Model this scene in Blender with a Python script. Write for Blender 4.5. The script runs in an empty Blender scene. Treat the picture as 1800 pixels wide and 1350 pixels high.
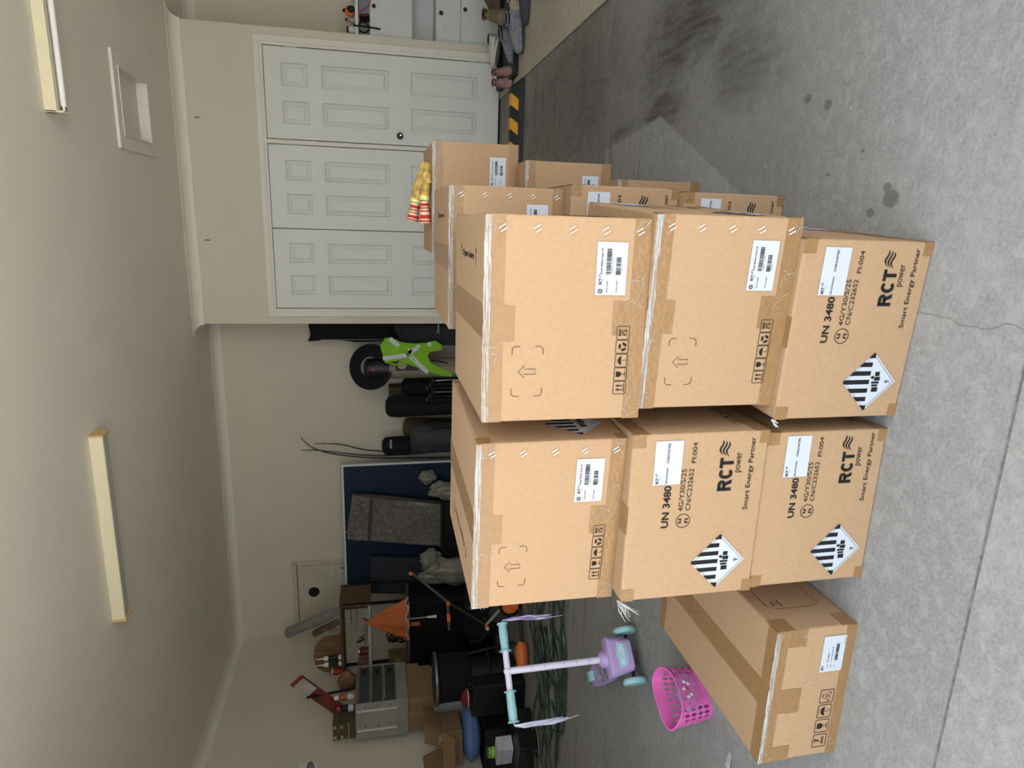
import bpy, bmesh, math, random
from mathutils import Matrix, Vector
random.seed(7)
sc = bpy.context.scene
C = sc.collection
PI = math.pi

# ------------------------------------------------------------------ camera, sky, exposure
cam_data = bpy.data.cameras.new('camera'); cam = bpy.data.objects.new('camera', cam_data); C.objects.link(cam)
cam_data.sensor_fit = 'HORIZONTAL'; cam_data.sensor_width = 36.0; cam_data.lens = 22.856
cam_data.clip_start = 0.05; cam_data.clip_end = 200
cam.matrix_world = Matrix((((0.031077, 0.969875, 0.241614, 0.0000), (-0.204054, 0.242796, -0.948373, 0.0000), (-0.978466, -0.019830, 0.205453, 1.2000), (0, 0, 0, 1))))
sc.camera = cam
world = bpy.data.worlds.new('overcast_sky'); sc.world = world; world.use_nodes = True
bg = world.node_tree.nodes['Background']
bg.inputs['Color'].default_value = (0.86, 0.94, 1.0, 1); bg.inputs['Strength'].default_value = 1.7
sun_data = bpy.data.lights.new('sun', 'SUN'); sun_data.energy = 32.0; sun_data.angle = .009; sun_data.color = (1.0, .93, .82)
sun = bpy.data.objects.new('sun', sun_data); C.objects.link(sun); sun.rotation_euler = (math.radians(-27), 0, math.radians(-14))   # high sun behind the house; only the driveway beyond the roof shadow is lit
vs = sc.view_settings
vs.view_transform = 'Standard'; vs.look = 'None'; vs.gamma = 1.0; vs.exposure = 0.9
try: vs.use_curve_mapping = False
except Exception: pass

# ------------------------------------------------------------------ materials
MATS = {}
def mat(name, col, rough=.6, metal=0., var=.10, scale=14., bump=0., bscale=120., alpha=1., spec=.4, stretch=None, var2=None):
    if name in MATS: return MATS[name]
    m = bpy.data.materials.new(name); m.use_nodes = True; nt = m.node_tree; N = nt.nodes; L = nt.links
    b = N['Principled BSDF']
    b.inputs['Roughness'].default_value = rough; b.inputs['Metallic'].default_value = metal
    b.inputs['Specular IOR Level'].default_value = spec; b.inputs['Alpha'].default_value = alpha
    tc = N.new('ShaderNodeTexCoord'); src = tc.outputs['Object']
    if stretch:
        mp = N.new('ShaderNodeMapping'); mp.inputs['Scale'].default_value = stretch; L.new(src, mp.inputs[0]); src = mp.outputs[0]
    n = N.new('ShaderNodeTexNoise'); n.inputs['Scale'].default_value = scale; n.inputs['Detail'].default_value = 5; L.new(src, n.inputs['Vector'])
    r = N.new('ShaderNodeValToRGB'); L.new(n.outputs[0], r.inputs[0])
    c2 = var2 or tuple(min(1, c*(1+var)) for c in col)
    r.color_ramp.elements[0].position = .3; r.color_ramp.elements[1].position = .7
    r.color_ramp.elements[0].color = tuple(c*(1-var) for c in col)+(1,); r.color_ramp.elements[1].color = tuple(c2)+(1,)
    L.new(r.outputs[0], b.inputs['Base Color'])
    if bump:
        n2 = N.new('ShaderNodeTexNoise'); n2.inputs['Scale'].default_value = bscale; n2.inputs['Detail'].default_value = 4; L.new(src, n2.inputs['Vector'])
        bp = N.new('ShaderNodeBump'); bp.inputs['Strength'].default_value = bump; bp.inputs['Distance'].default_value = .004
        L.new(n2.outputs[0], bp.inputs['Height']); L.new(bp.outputs[0], b.inputs['Normal'])
    MATS[name] = m
    return m

def film_mat(name, col, a0, a1, rough=.12, scale=60., stretch=None):
    """clear packing film or tape: glossy, partly see-through in creases"""
    m = mat(name, col, rough, var=.05, bump=.6, bscale=scale, spec=.6, stretch=stretch)
    nt = m.node_tree; N = nt.nodes; L = nt.links; b = N['Principled BSDF']
    tc = N.new('ShaderNodeTexCoord'); n = N.new('ShaderNodeTexNoise'); n.inputs['Scale'].default_value = scale; n.inputs['Detail'].default_value = 6
    if stretch:
        mp = N.new('ShaderNodeMapping'); mp.inputs['Scale'].default_value = stretch; L.new(tc.outputs['Object'], mp.inputs[0]); L.new(mp.outputs[0], n.inputs['Vector'])
    else: L.new(tc.outputs['Object'], n.inputs['Vector'])
    mr = N.new('ShaderNodeMapRange'); mr.inputs[1].default_value = .35; mr.inputs[2].default_value = .65; mr.inputs[3].default_value = a0; mr.inputs[4].default_value = a1
    L.new(n.outputs[0], mr.inputs[0]); L.new(mr.outputs[0], b.inputs['Alpha'])
    return m

def floor_mat(name, base, stains=True):
    m = bpy.data.materials.new(name); m.use_nodes = True; nt = m.node_tree; N = nt.nodes; L = nt.links
    b = N['Principled BSDF']; b.inputs['Roughness'].default_value = .72; b.inputs['Specular IOR Level'].default_value = .35
    tc = N.new('ShaderNodeTexCoord'); P = tc.outputs['Object']
    def noise(s, d=6, st=None, dist=0):
        src = P
        if st:
            mp = N.new('ShaderNodeMapping'); mp.inputs['Scale'].default_value = st; L.new(P, mp.inputs[0]); src = mp.outputs[0]
        n = N.new('ShaderNodeTexNoise'); n.inputs['Scale'].default_value = s; n.inputs['Detail'].default_value = d
        n.inputs['Distortion'].default_value = dist; L.new(src, n.inputs['Vector']); return n.outputs[0]
    def rng(v, a, c, lo=0., hi=1.):
        r = N.new('ShaderNodeMapRange'); r.inputs[1].default_value = a; r.inputs[2].default_value = c; r.inputs[3].default_value = lo; r.inputs[4].default_value = hi
        r.interpolation_type = 'SMOOTHSTEP'; L.new(v, r.inputs[0]); return r.outputs[0]
    def mth(op, a, c):
        n = N.new('ShaderNodeMath'); n.operation = op
        for i, q in enumerate((a, c)):
            if isinstance(q, (int, float)): n.inputs[i].default_value = q
            else: L.new(q, n.inputs[i])
        return n.outputs[0]
    def mix(f, a, c):
        n = N.new('ShaderNodeMix'); n.data_type = 'RGBA'
        if isinstance(f, (int, float)): n.inputs[0].default_value = f
        else: L.new(f, n.inputs[0])
        for i, q in ((6, a), (7, c)):
            if isinstance(q, tuple): n.inputs[i].default_value = q+(1,)
            else: L.new(q, n.inputs[i])
        return n.outputs[2]
    big = rng(noise(1.3, 5, None, .4), .35, .68); mid = rng(noise(9, 8), .3, .7); fine = rng(noise(120, 5), .3, .7); grit = rng(noise(420, 3), .35, .65)
    c = mix(big, tuple(x*.80 for x in base), tuple(x*1.10 for x in base))
    c = mix(mth('MULTIPLY', mid, .55), c, tuple(x*.72 for x in base))
    c = mix(mth('MULTIPLY', rng(noise(32, 8, None, .5), .42, .72), .40), c, tuple(x*.62 for x in base))
    c = mix(mth('MULTIPLY', rng(noise(26, 8, (1, 1.3, 1), .5), .45, .70), .45), c, tuple(x*1.40 for x in base))
    c = mix(mth('MULTIPLY', fine, .42), c, tuple(x*1.35 for x in base))
    c = mix(mth('MULTIPLY', grit, .40), c, tuple(x*.50 for x in base))
    if stains:
        sp = N.new('ShaderNodeSeparateXYZ'); L.new(P, sp.inputs[0]); X, Y = sp.outputs[0], sp.outputs[1]
        def half(a, bb, cc, w=.03):     # smooth half plane a x + b y + c > 0
            return rng(mth('ADD', mth('ADD', mth('MULTIPLY', X, a), mth('MULTIPLY', Y, bb)), cc), -w, w)
        wob = mth('ADD', mth('MULTIPLY', noise(3.5, 9, None, .6), .62), mth('MULTIPLY', noise(15, 9, (1.6, .8, 1), .8), .38))
        def blob(cx, cy, rx, ry, ang, edge=.55):
            ca, sa = math.cos(ang), math.sin(ang)
            u = mth('ADD', mth('MULTIPLY', X, ca/rx), mth('ADD', mth('MULTIPLY', Y, sa/rx), -(cx*ca+cy*sa)/rx))
            v = mth('ADD', mth('MULTIPLY', X, -sa/ry), mth('ADD', mth('MULTIPLY', Y, ca/ry), (cx*sa-cy*ca)/ry))
            d = mth('SQRT', mth('ADD', mth('MULTIPLY', u, u), mth('MULTIPLY', v, v)), 0)
            d = mth('ADD', d, mth('MULTIPLY', mth('SUBTRACT', wob, .5), 1.6))
            return rng(d, 1.0, 1.0-edge)
        streak = rng(noise(5, 7, (9, 1, 1), .3), .3, .75)
        oil = mth('MAXIMUM', mth('MAXIMUM', blob(.76, 2.55, .30, .60, .15, .8), blob(.47, 2.72, .13, .30, .1, .8)), mth('MULTIPLY', blob(.56, 2.15, .22, .34, -.3, .9), .7))
        oil = mth('MAXIMUM', oil, blob(.44, 3.22, .055, .26, .1, 1.2))
        oil = mth('MULTIPLY', mth('MAXIMUM', oil, mth('MULTIPLY', blob(.70, 4.2, .5, 1.3, 0), .6)), mth('ADD', mth('MULTIPLY', streak, .45), .55))
        # a pallet or mat kept this patch cleaner
        clean = mth('MULTIPLY', mth('MULTIPLY', half(-1, -.118, .779, .010), half(-.9, .437, -.793, .008)), half(0, -1, 3.42, .02))
        oil = mth('MULTIPLY', oil, mth('SUBTRACT', 1., mth('MULTIPLY', clean, .9)))
        dirt = mth('MULTIPLY', mth('MULTIPLY', mth('MULTIPLY', half(1, 0, -.02, .2), half(0, -1, 4.2, .5)), rng(Y, 1.3, 2.0)), mth('SUBTRACT', 1., clean))
        c = mix(mth('MULTIPLY', dirt, .42), c, (.105, .10, .095))
        c = mix(mth('MULTIPLY', oil, .92), c, (.030, .025, .022))
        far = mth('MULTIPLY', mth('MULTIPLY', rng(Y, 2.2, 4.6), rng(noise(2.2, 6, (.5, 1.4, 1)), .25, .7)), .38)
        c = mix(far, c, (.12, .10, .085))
        marks = mth('MULTIPLY', rng(noise(2.6, 9, (.7, 5, 1), .3), .54, .72), rng(Y, 1.7, 3.6))
        c = mix(mth('MULTIPLY', marks, .45), c, (.06, .055, .05))
        spots = None
        for (cx, cy, r) in ((.083, 1.381, .028), (.108, 1.398, .014), (.05, 1.44, .012), (.36, 1.75, .013), (.33, 1.66, .016), (.15, 1.62, .006), (.2, 1.5, .006), (.6, 1.3, .008)):
            s = blob(cx, cy, r, r*1.2, 0, .35); spots = s if spots is None else mth('MAXIMUM', spots, s)
        c = mix(mth('MULTIPLY', spots, .6), c, (.06, .06, .055))
        pale = rng(noise(34, 4), .70, .74)
        c = mix(mth('MULTIPLY', pale, .25), c, (.62, .62, .60))
        # hairline crack running towards the door opening
        cr = mth('ABSOLUTE', mth('ADD', mth('ADD', X, .169), mth('MULTIPLY', mth('SUBTRACT', noise(9, 6), .5), .07)), 0)
        cr = mth('MULTIPLY', rng(cr, .0022, .0008), mth('MULTIPLY', rng(Y, 1.30, 1.24), rng(Y, .6, .9)))
        c = mix(mth('MULTIPLY', cr, .5), c, (.08, .08, .08))
    L.new(c, b.inputs['Base Color'])
    bp = N.new('ShaderNodeBump'); bp.inputs['Strength'].default_value = .35; bp.inputs['Distance'].default_value = .003
    L.new(noise(90, 8), bp.inputs['Height']); L.new(bp.outputs[0], b.inputs['Normal'])
    return m

CARD = mat('cardboard', (.355, .225, .125), .85, var=.05, scale=90, bump=.08, bscale=300)
CARD_DULL = mat('cardboard_brown', (.26, .165, .09), .85, var=.08, scale=40, bump=.1, bscale=300)
TAPE = mat('packing_tape', (.245, .138, .058), .34, var=.07, scale=50, bump=.45, bscale=90, spec=.45)
FILM = film_mat('clear_film', (.52, .50, .46), .0, .70, .12, 1., (11, 260, 90)); FILM2 = film_mat('creased_film', (.50, .47, .42), .15, .55, .12, 160.); FILM3 = film_mat('white_film', (.62, .61, .60), .35, .7, .12, 160.)
INK = mat('black_ink', (.012, .011, .011), .75, var=.1, spec=.2)
PAPER = mat('label_paper', (.45, .475, .52), .6, var=.02)
WALLP = mat('wall_paint', (.66, .61, .50), .8, var=.02, scale=3, bump=.03, bscale=160)
CEILP = mat('ceiling_paint', (.80, .765, .68), .85, var=.02, scale=2)
TRIMP = mat('trim_gloss', (.74, .715, .63), .45, var=.02, scale=3)
DOORP = mat('door_gloss', (.72, .73, .675), .42, var=.02, scale=5, bump=.04, bscale=60)
BLACK = mat('black_plastic', (.006, .006, .0065), .45, var=.15)
BLACKC = mat('black_cloth', (.004, .004, .0045), .9, var=.2, bump=.2)
GREYC = mat('charcoal_cloth', (.022, .024, .027), .9, var=.15, bump=.2)
STEEL = mat('brushed_steel', (.42, .43, .42), .35, metal=.8, var=.06)
CHROME = mat('chrome', (.6, .6, .6), .18, metal=1., var=.03)
WHITEP = mat('white_plastic', (.72, .72, .70), .4, var=.02)
ORANGE = mat('orange_plastic', (.75, .17, .04), .4, var=.06)
RED = mat('red_plastic', (.38, .03, .025), .45, var=.1)
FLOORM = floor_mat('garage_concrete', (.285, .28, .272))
SLABM = floor_mat('old_slab_concrete', (.48, .44, .365), False)

# ------------------------------------------------------------------ shape helpers: each returns (verts, faces)
def T(M, g):
    return [tuple(M @ Vector(v)) for v in g[0]], g[1]
def box(c, d, rz=0.):
    x, y, z = [q/2 for q in d]
    v = [(sx*x, sy*y, sz*z) for sz in (-1, 1) for sy in (-1, 1) for sx in (-1, 1)]
    f = [(0, 2, 3, 1), (4, 5, 7, 6), (0, 1, 5, 4), (2, 6, 7, 3), (0, 4, 6, 2), (1, 3, 7, 5)]
    return T(Matrix.Translation(c) @ Matrix.Rotation(rz, 4, 'Z'), (v, f))
def bx(x0, x1, y0, y1, z0, z1):
    return box(((x0+x1)/2, (y0+y1)/2, (z0+z1)/2), (abs(x1-x0), abs(y1-y0), abs(z1-z0)))
def prism(poly, h, M=None):
    n = len(poly)
    v = [(p[0], p[1], 0) for p in poly] + [(p[0], p[1], h) for p in poly]
    f = [tuple(range(n-1, -1, -1)), tuple(range(n, 2*n))] + [(i, (i+1) % n, n+(i+1) % n, n+i) for i in range(n)]
    return T(M, (v, f)) if M else (v, f)
def tube(path, r, n=8, closed=False, flat=None):
    pts = [Vector(p) for p in path]; m = len(pts); v = []; f = []
    up = None
    for i, p in enumerate(pts):
        a = pts[(i-1) % m] if (closed or i) else p; b = pts[(i+1) % m] if (closed or i < m-1) else p
        t = (b-a).normalized()
        if up is None: up = Vector((0, 0, 1)) if abs(t.z) < .9 else Vector((1, 0, 0))
        s = t.cross(up)
        if s.length < 1e-5: s = t.orthogonal()
        s.normalize(); u = s.cross(t).normalized(); up = u
        rr = r[i] if isinstance(r, (list, tuple)) else r
        for k in range(n):
            an = 2*PI*k/n; v.append(tuple(p + s*math.cos(an)*rr + u*math.sin(an)*rr*(flat or 1)))
    for i in range(m if closed else m-1):
        j = (i+1) % m
        for k in range(n): f.append((i*n+k, i*n+(k+1) % n, j*n+(k+1) % n, j*n+k))
    if not closed: f.append(tuple(range(n-1, -1, -1))); f.append(tuple(range((m-1)*n, m*n)))
    return v, f
def cyl(p0, p1, r0, r1=None, n=20):
    return tube([p0, p1], [r0, r0 if r1 is None else r1], n)
def lathe(prof, n=28, M=None, cap=True):
    v = []; f = []
    for r, z in prof:
        for k in range(n): a = 2*PI*k/n; v.append((r*math.cos(a), r*math.sin(a), z))
    for i in range(len(prof)-1):
        for k in range(n): f.append((i*n+k, i*n+(k+1) % n, (i+1)*n+(k+1) % n, (i+1)*n+k))
    if cap: f.append(tuple(range(n-1, -1, -1))); f.append(tuple(range((len(prof)-1)*n, len(prof)*n)))
    return T(M, (v, f)) if M else (v, f)
def ball(c, r, nu=16, nv=10, wob=0., seed=0):
    rr = r if isinstance(r, (list, tuple)) else (r, r, r); rnd = random.Random(seed); ph = [rnd.uniform(0, 6) for _ in range(6)]
    v = []; f = []
    for i in range(nv+1):
        th = PI*i/nv
        for k in range(nu):
            a = 2*PI*k/nu
            w = 1 + wob*(math.sin(3*a+ph[0]+2*th)+math.sin(5*th+ph[1]+a)+.7*math.sin(7*a+ph[2])+.6*math.sin(9*th-4*a+ph[3]))
            v.append((c[0]+rr[0]*w*math.sin(th)*math.cos(a), c[1]+rr[1]*w*math.sin(th)*math.sin(a), c[2]+rr[2]*w*math.cos(th)))
    for i in range(nv):
        for k in range(nu): f.append((i*nu+k, (i+1)*nu+k, (i+1)*nu+(k+1) % nu, i*nu+(k+1) % nu))
    return v, f
def sheet(nx, ny, fn, th=.004):
    """a bent sheet with thickness; fn(u, v) -> point"""
    P = [[Vector(fn(i/nx, j/ny)) for i in range(nx+1)] for j in range(ny+1)]
    v = []; f = []
    for s in (0, 1):
        for j in range(ny+1):
            for i in range(nx+1):
                a = P[j][min(i+1, nx)]-P[j][max(i-1, 0)]; b = P[min(j+1, ny)][i]-P[max(j-1, 0)][i]
                nn = a.cross(b)
                nn = nn.normalized() if nn.length > 1e-9 else Vector((0, 0, 1))
                v.append(tuple(P[j][i] + nn*(th*(s-.5))))
    W = nx+1; K = W*(ny+1)
    for j in range(ny):
        for i in range(nx):
            q = (j*W+i, j*W+i+1, (j+1)*W+i+1, (j+1)*W+i); f.append(tuple(reversed(q))); f.append(tuple(K+a for a in q))
    rim = [i for i in range(W)] + [j*W+nx for j in range(1, ny+1)] + [ny*W+i for i in range(nx-1, -1, -1)] + [j*W for j in range(ny-1, 0, -1)]
    for a, b in zip(rim, rim[1:]+rim[:1]): f.append((a, b, K+b, K+a))
    return v, f
def loft(rings):
    n = len(rings[0]); v = [p for r in rings for p in r]; f = []
    for i in range(len(rings)-1):
        for k in range(n): f.append((i*n+k, i*n+(k+1) % n, (i+1)*n+(k+1) % n, (i+1)*n+k))
    f.append(tuple(range(n-1, -1, -1))); f.append(tuple(range((len(rings)-1)*n, len(rings)*n)))
    return v, f
def mesh(name, geos, bevel=0., seg=2):
    v = []; f = []
    for g in (geos if isinstance(geos, list) else [geos]):
        k = len(v); v += g[0]; f += [tuple(i+k for i in q) for q in g[1]]
    me = bpy.data.meshes.new(name); me.from_pydata([tuple(p) for p in v], [], f); me.update()
    bm = bmesh.new(); bm.from_mesh(me)
    bmesh.ops.recalc_face_normals(bm, faces=bm.faces)
    if bevel:
        ed = [e for e in bm.edges if len(e.link_faces) == 2 and e.calc_face_angle(0) > .6]
        bmesh.ops.bevel(bm, geom=ed, offset=bevel, segments=seg, profile=.5, affect='EDGES', clamp_overlap=True)
    bm.to_mesh(me); bm.free()
    return me
def obj(name, geos, material, parent=None, bevel=0., smooth=False, seg=2, M=None):
    me = geos if isinstance(geos, bpy.types.Mesh) else mesh(name, geos, bevel, seg)
    if not me.materials: me.materials.append(material)
    if smooth:
        for p in me.polygons: p.use_smooth = True
        try: me.set_sharp_from_angle(angle=.7)
        except Exception: pass
    o = bpy.data.objects.new(name, me); C.objects.link(o)
    if parent: o.parent = parent
    if M is not None: o.matrix_local = M
    return o
def tag(o, label, cat, group=None):
    o['label'] = label; o['category'] = cat
    if group: o['group'] = group
    return o
def thing(name, label, cat, loc=(0, 0, 0), rz=0., group=None):
    o = bpy.data.objects.new(name, None); o.empty_display_size = .05; C.objects.link(o)
    o.location = loc; o.rotation_euler = (0, 0, rz)
    return tag(o, label, cat, group)
def struct(name, geos, m, parent=None, bevel=0., label=None):
    o = obj(name, geos, m, parent, bevel)
    if not parent: o['kind'] = 'structure'
    if label: o['label'] = label
    return o
def Mt(x, y, z, rx=0., ry=0., rz=0.):
    return Matrix.Translation((x, y, z)) @ Matrix.Rotation(rz, 4, 'Z') @ Matrix.Rotation(ry, 4, 'Y') @ Matrix.Rotation(rx, 4, 'X')

# flat print helpers, drawn in a face's own (u, v) plane in metres
_tc = {}
def text_raw(s, bold=0.):
    if (s, bold) in _tc: return _tc[(s, bold)]
    cu = bpy.data.curves.new('t', 'FONT'); cu.body = s; cu.size = 1.; cu.offset = bold; cu.resolution_u = 3
    o = bpy.data.objects.new('t', cu); C.objects.link(o)
    dg = bpy.context.evaluated_depsgraph_get()
    me = bpy.data.meshes.new_from_object(o.evaluated_get(dg))
    g = ([(v.co.x, v.co.y, 0.) for v in me.vertices], [tuple(p.vertices) for p in me.polygons])
    C.objects.unlink(o); bpy.data.objects.remove(o); bpy.data.curves.remove(cu); bpy.data.meshes.remove(me)
    _tc[(s, bold)] = g
    return g
def text(s, u0, v0, u1, v1, bold=0., z=0.):
    v, f = text_raw(s, bold)
    x0 = min(p[0] for p in v); x1 = max(p[0] for p in v); y0 = min(p[1] for p in v); y1 = max(p[1] for p in v)
    return [(u0+(p[0]-x0)/(x1-x0)*(u1-u0), v0+(p[1]-y0)/(y1-y0)*(v1-v0), z) for p in v], f
def poly(pts, z=0.): return [(p[0], p[1], z) for p in pts], [tuple(range(len(pts)))]
def rect(u0, v0, u1, v1, z=0.): return poly([(u0, v0), (u1, v0), (u1, v1), (u0, v1)], z)
def stroke(pts, w, closed=False, z=0.):
    P = [Vector((p[0], p[1])) for p in pts]; n = len(P); v = []; f = []
    for i, p in enumerate(P):
        a = P[i-1] if (i or closed) else p; b = P[(i+1) % n] if (i < n-1 or closed) else p
        t = b-a
        if t.length < 1e-9: t = Vector((1, 0))
        t.normalize(); nn = Vector((-t.y, t.x))*w/2
        v += [(p.x+nn.x, p.y+nn.y, z), (p.x-nn.x, p.y-nn.y, z)]
    for i in range(n if closed else n-1):
        j = (i+1) % n; f.append((2*i, 2*i+1, 2*j+1, 2*j))
    return v, f
def arc(cx, cy, r, a0, a1, n=12): return [(cx+r*math.cos(a0+(a1-a0)*i/n), cy+r*math.sin(a0+(a1-a0)*i/n)) for i in range(n+1)]
def rrect(u0, v0, u1, v1, r):
    o = []
    for cx, cy, a in ((u1-r, v1-r, 0), (u0+r, v1-r, PI/2), (u0+r, v0+r, PI), (u1-r, v0+r, 1.5*PI)): o += arc(cx, cy, r, a, a+PI/2, 4)
    return o
def off(g, du, dv, s=1.): return [(p[0]*s+du, p[1]*s+dv, p[2]) for p in g[0]], g[1]

# ------------------------------------------------------------------ the garage itself
XL, XR, YB, YF, ZC = -4.765, 2.45, 7.03, .975, 2.82
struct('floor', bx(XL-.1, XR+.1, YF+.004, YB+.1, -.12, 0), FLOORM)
struct('floor_slab', bx(1.112, XR, YF+.006, YB, 0.0, .013), SLABM, bevel=.004)
struct('driveway', bx(-9, 7, -9, YF-.004, -.12, 0), floor_mat('driveway_concrete', (.31, .30, .29), False))
struct('trim_1', bx(-9, 7, YF-.006, YF+.006, -.12, -.003), mat('joint_filler', (.17, .165, .155), .9, var=.3, scale=60), label='dark joint strip between garage floor and driveway')
HX0, HX1, HY0, HY1 = .477, .912, 5.030, 5.605      # hole for the access hatch
struct('ceiling', [bx(XL-.1, HX0, YF-.25, YB+.1, ZC, ZC+.1), bx(HX1, XR+.1, YF-.25, YB+.1, ZC, ZC+.1), bx(HX0, HX1, YF-.25, HY0, ZC, ZC+.1), bx(HX0, HX1, HY1, YB+.1, ZC, ZC+.1)], CEILP)
struct('wall_left', bx(XL-.1, XL, YF-.25, YB+.1, 0, ZC), WALLP)
struct('wall_back', bx(XL-.1, XR+.1, YB, YB+.1, 0, ZC), WALLP)
struct('wall_right', bx(XR, XR+.1, YF-.25, YB+.1, 0, ZC), WALLP)
OPX0, OPX1, OPZ = -2.3, 2.3, 2.55
struct('wall_front', [bx(XL, OPX0, YF-.25, YF-.01, 0, ZC), bx(OPX1, XR, YF-.25, YF-.01, 0, ZC), bx(OPX0, OPX1, YF-.25, YF-.01, OPZ, ZC)], WALLP)
CX0, CX1, CY = -1.003, 1.556, 6.43          # built-in closet
FX0, FX1, FZ = -.932, 1.489, 2.172          # outside of its door frame
struct('wall_closet', [bx(CX0, FX0+.05, CY, CY+.09, 0, ZC), bx(FX1-.05, CX1, CY, CY+.09, 0, ZC), bx(FX0+.05, FX1-.05, CY, CY+.09, FZ-.04, ZC),
                       bx(CX0, CX0+.09, CY+.09, YB, 0, ZC), bx(CX1-.09, CX1, CY+.09, YB, 0, ZC)], WALLP)
# architrave: two legs and a head, stepped profile
def archi(g0, g1):
    return [g0, g1]
DX0, DX1, DZ = -.858, 1.414, 2.096
struct('trim_2', [bx(FX0, FX0+.052, CY-.018, CY, 0, FZ), bx(FX1-.052, FX1, CY-.018, CY, 0, FZ), bx(FX0+.052, FX1-.052, CY-.018, CY, FZ-.052, FZ),
                  bx(FX0+.048, DX0, CY-.010, CY+.06, 0, FZ-.04), bx(DX1, FX1-.048, CY-.010, CY+.06, 0, FZ-.04), bx(DX0, DX1, CY-.010, CY+.06, DZ, FZ-.04),
                  bx(.612, .650, CY-.004, CY+.06, 0, DZ)], TRIMP, bevel=.004, label='painted door frame around the three closet doors')
def cornice(name, p0, p1, inward, label=None, e0=0., e1=0.):
    """cove cornice along the wall from p0 to p1; e0/e1 lengthen the ceiling edge at the ends (mitres)"""
    d = Vector((p1[0]-p0[0], p1[1]-p0[1], 0)).normalized(); n = Vector((inward[0], inward[1], 0))
    prof = [(0, -.085), (.006, -.085)] + [(.090-.082*math.cos(a), -.083+.079*math.sin(a)) for a in [i*PI/2/8 for i in range(9)]] + [(.094, -.004), (.094, 0), (0, 0)]
    rings = []
    for P, e, s in ((p0, e0, -1), (p1, e1, 1)):
        rings.append([tuple(Vector((P[0], P[1], ZC)) + n*q[0] + Vector((0, 0, q[1])) + d*s*e*q[0]) for q in prof])
    o = struct(name, loft(rings), TRIMP, label=label)
    return o
cornice('trim_3', (CX0, CY), (CX1, CY), (0, -1), 'cove cornice above the closet doors', 1., 1.)
cornice('trim_4', (CX0, YB), (CX0, CY), (-1, 0), 'cove cornice on the closet side', -1., 1.)
cornice('trim_5', (CX1, YB), (CX1, CY), (1, 0), 'cove cornice on the closet end by the drawers', -1., 1.)
cornice('trim_6', (XL, YB), (CX0, YB), (0, -1), 'cove cornice along the back wall', -1., -1.)
cornice('trim_7', (CX1, YB), (XR, YB), (0, -1), 'short cove cornice above the drawer cabinet', -1., -1.)
cornice('trim_8', (XL, YF-.2), (XL, YB), (1, 0), 'cove cornice along the left wall', 0., -1.)

# three six-panel closet doors
def closet_door(n, x0, x1, label, knob=None, hinge_x=None):
    w = x1-x0; zb, zt = .022, DZ-.004; yf = CY+.004
    d = bpy.data.objects.new('door_%d' % n, None); C.objects.link(d); d.location = (x0, yf, 0); d['kind'] = 'structure'; d['label'] = label; d.empty_display_size = .05
    rows = [(.232, .832), (1.032, 1.612), (1.73, 1.952)]; mx = .127; gap = .118; pw = (w-2*mx-gap)/2
    cols = [(mx, mx+pw), (w-mx-pw, w-mx)]
    g = [bx(0, w, .018, .040, zb, zt), bx(0, mx, 0, .018, zb, zt), bx(w-mx, w, 0, .018, zb, zt), bx(mx+pw, w-mx-pw, 0, .018, zb, zt)]
    zs = [zb]+[q for r in rows for q in r]+[zt]
    for a, b in zip(zs[::2], zs[1::2]):
        for c in cols: g.append(bx(c[0], c[1], 0, .018, a, b))
    obj('leaf', g, DOORP, d)
    for (a, b) in rows:
        for c in cols:
            # moulded edge and raised centre field
            t = .014; e = .036
            def rg(i, y): return [(c[0]+i, y, a+i), (c[1]-i, y, a+i), (c[1]-i, y, b-i), (c[0]+i, y, b-i)]
            obj('panel', loft([rg(.0, .019), rg(.0, .014), rg(.005, .009), rg(.009, .009), rg(t, .016), rg(.020, .016), rg(e+.008, .004)]), DOORP, d)
    for hz in (.28, 1.86):
        if hinge_x is not None: obj('hinge', cyl((hinge_x, -.004, hz-.045), (hinge_x, -.004, hz+.045), .006, n=10), STEEL, d)
    if knob:
        k = obj('door_knob', lathe([(.030, 0), (.030, .004), (.012, .008), (.011, .03), (.022, .036), (.026, .048), (.022, .058), (.008, .062)], 24, Mt(knob[0]-x0, 0, knob[1], PI/2)), BLACK, d, smooth=True)
        obj('keyhole', cyl((knob[0]-x0, -.0625, knob[1]-.004), (knob[0]-x0, -.0645, knob[1]-.004), .006, n=12), CHROME, k)
closet_door(1, .657, 1.408, 'white six-panel door with a black round knob', (.735, .935), .757)
closet_door(2, -.118, .606, 'white six-panel door in the middle behind the gloves', None, .728)
closet_door(3, -.852, -.125, 'white six-panel door beside the black board bags', None, .001)

# ceiling access hatch: frame and recessed lid
hx0, hx1, hy0, hy1 = .392, .997, 4.945, 5.69
h = thing('ceiling_hatch', 'white framed access hatch recessed in the ceiling', 'hatch', ((hx0+hx1)/2, (hy0+hy1)/2, ZC))
w2, d2 = (hx1-hx0)/2, (hy1-hy0)/2; fr = .085
TR2 = mat('hatch_gloss', (.74, .72, .66), .4, var=.02)
obj('frame', [bx(-w2, w2, -d2, -d2+fr, -.020, 0), bx(-w2, w2, d2-fr, d2, -.020, 0), bx(-w2, -w2+fr, -d2+fr, d2-fr, -.020, 0), bx(w2-fr, w2, -d2+fr, d2-fr, -.020, 0)], TR2, h, bevel=.004)
obj('inner_lip', [bx(-w2+fr, w2-fr, -d2+fr, -d2+fr+.012, -.024, .06), bx(-w2+fr, w2-fr, d2-fr-.012, d2-fr, -.024, .06), bx(-w2+fr, -w2+fr+.012, -d2+fr+.012, d2-fr-.012, -.024, .06), bx(w2-fr-.012, w2-fr, -d2+fr+.012, d2-fr-.012, -.024, .06)], TR2, h)
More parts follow.
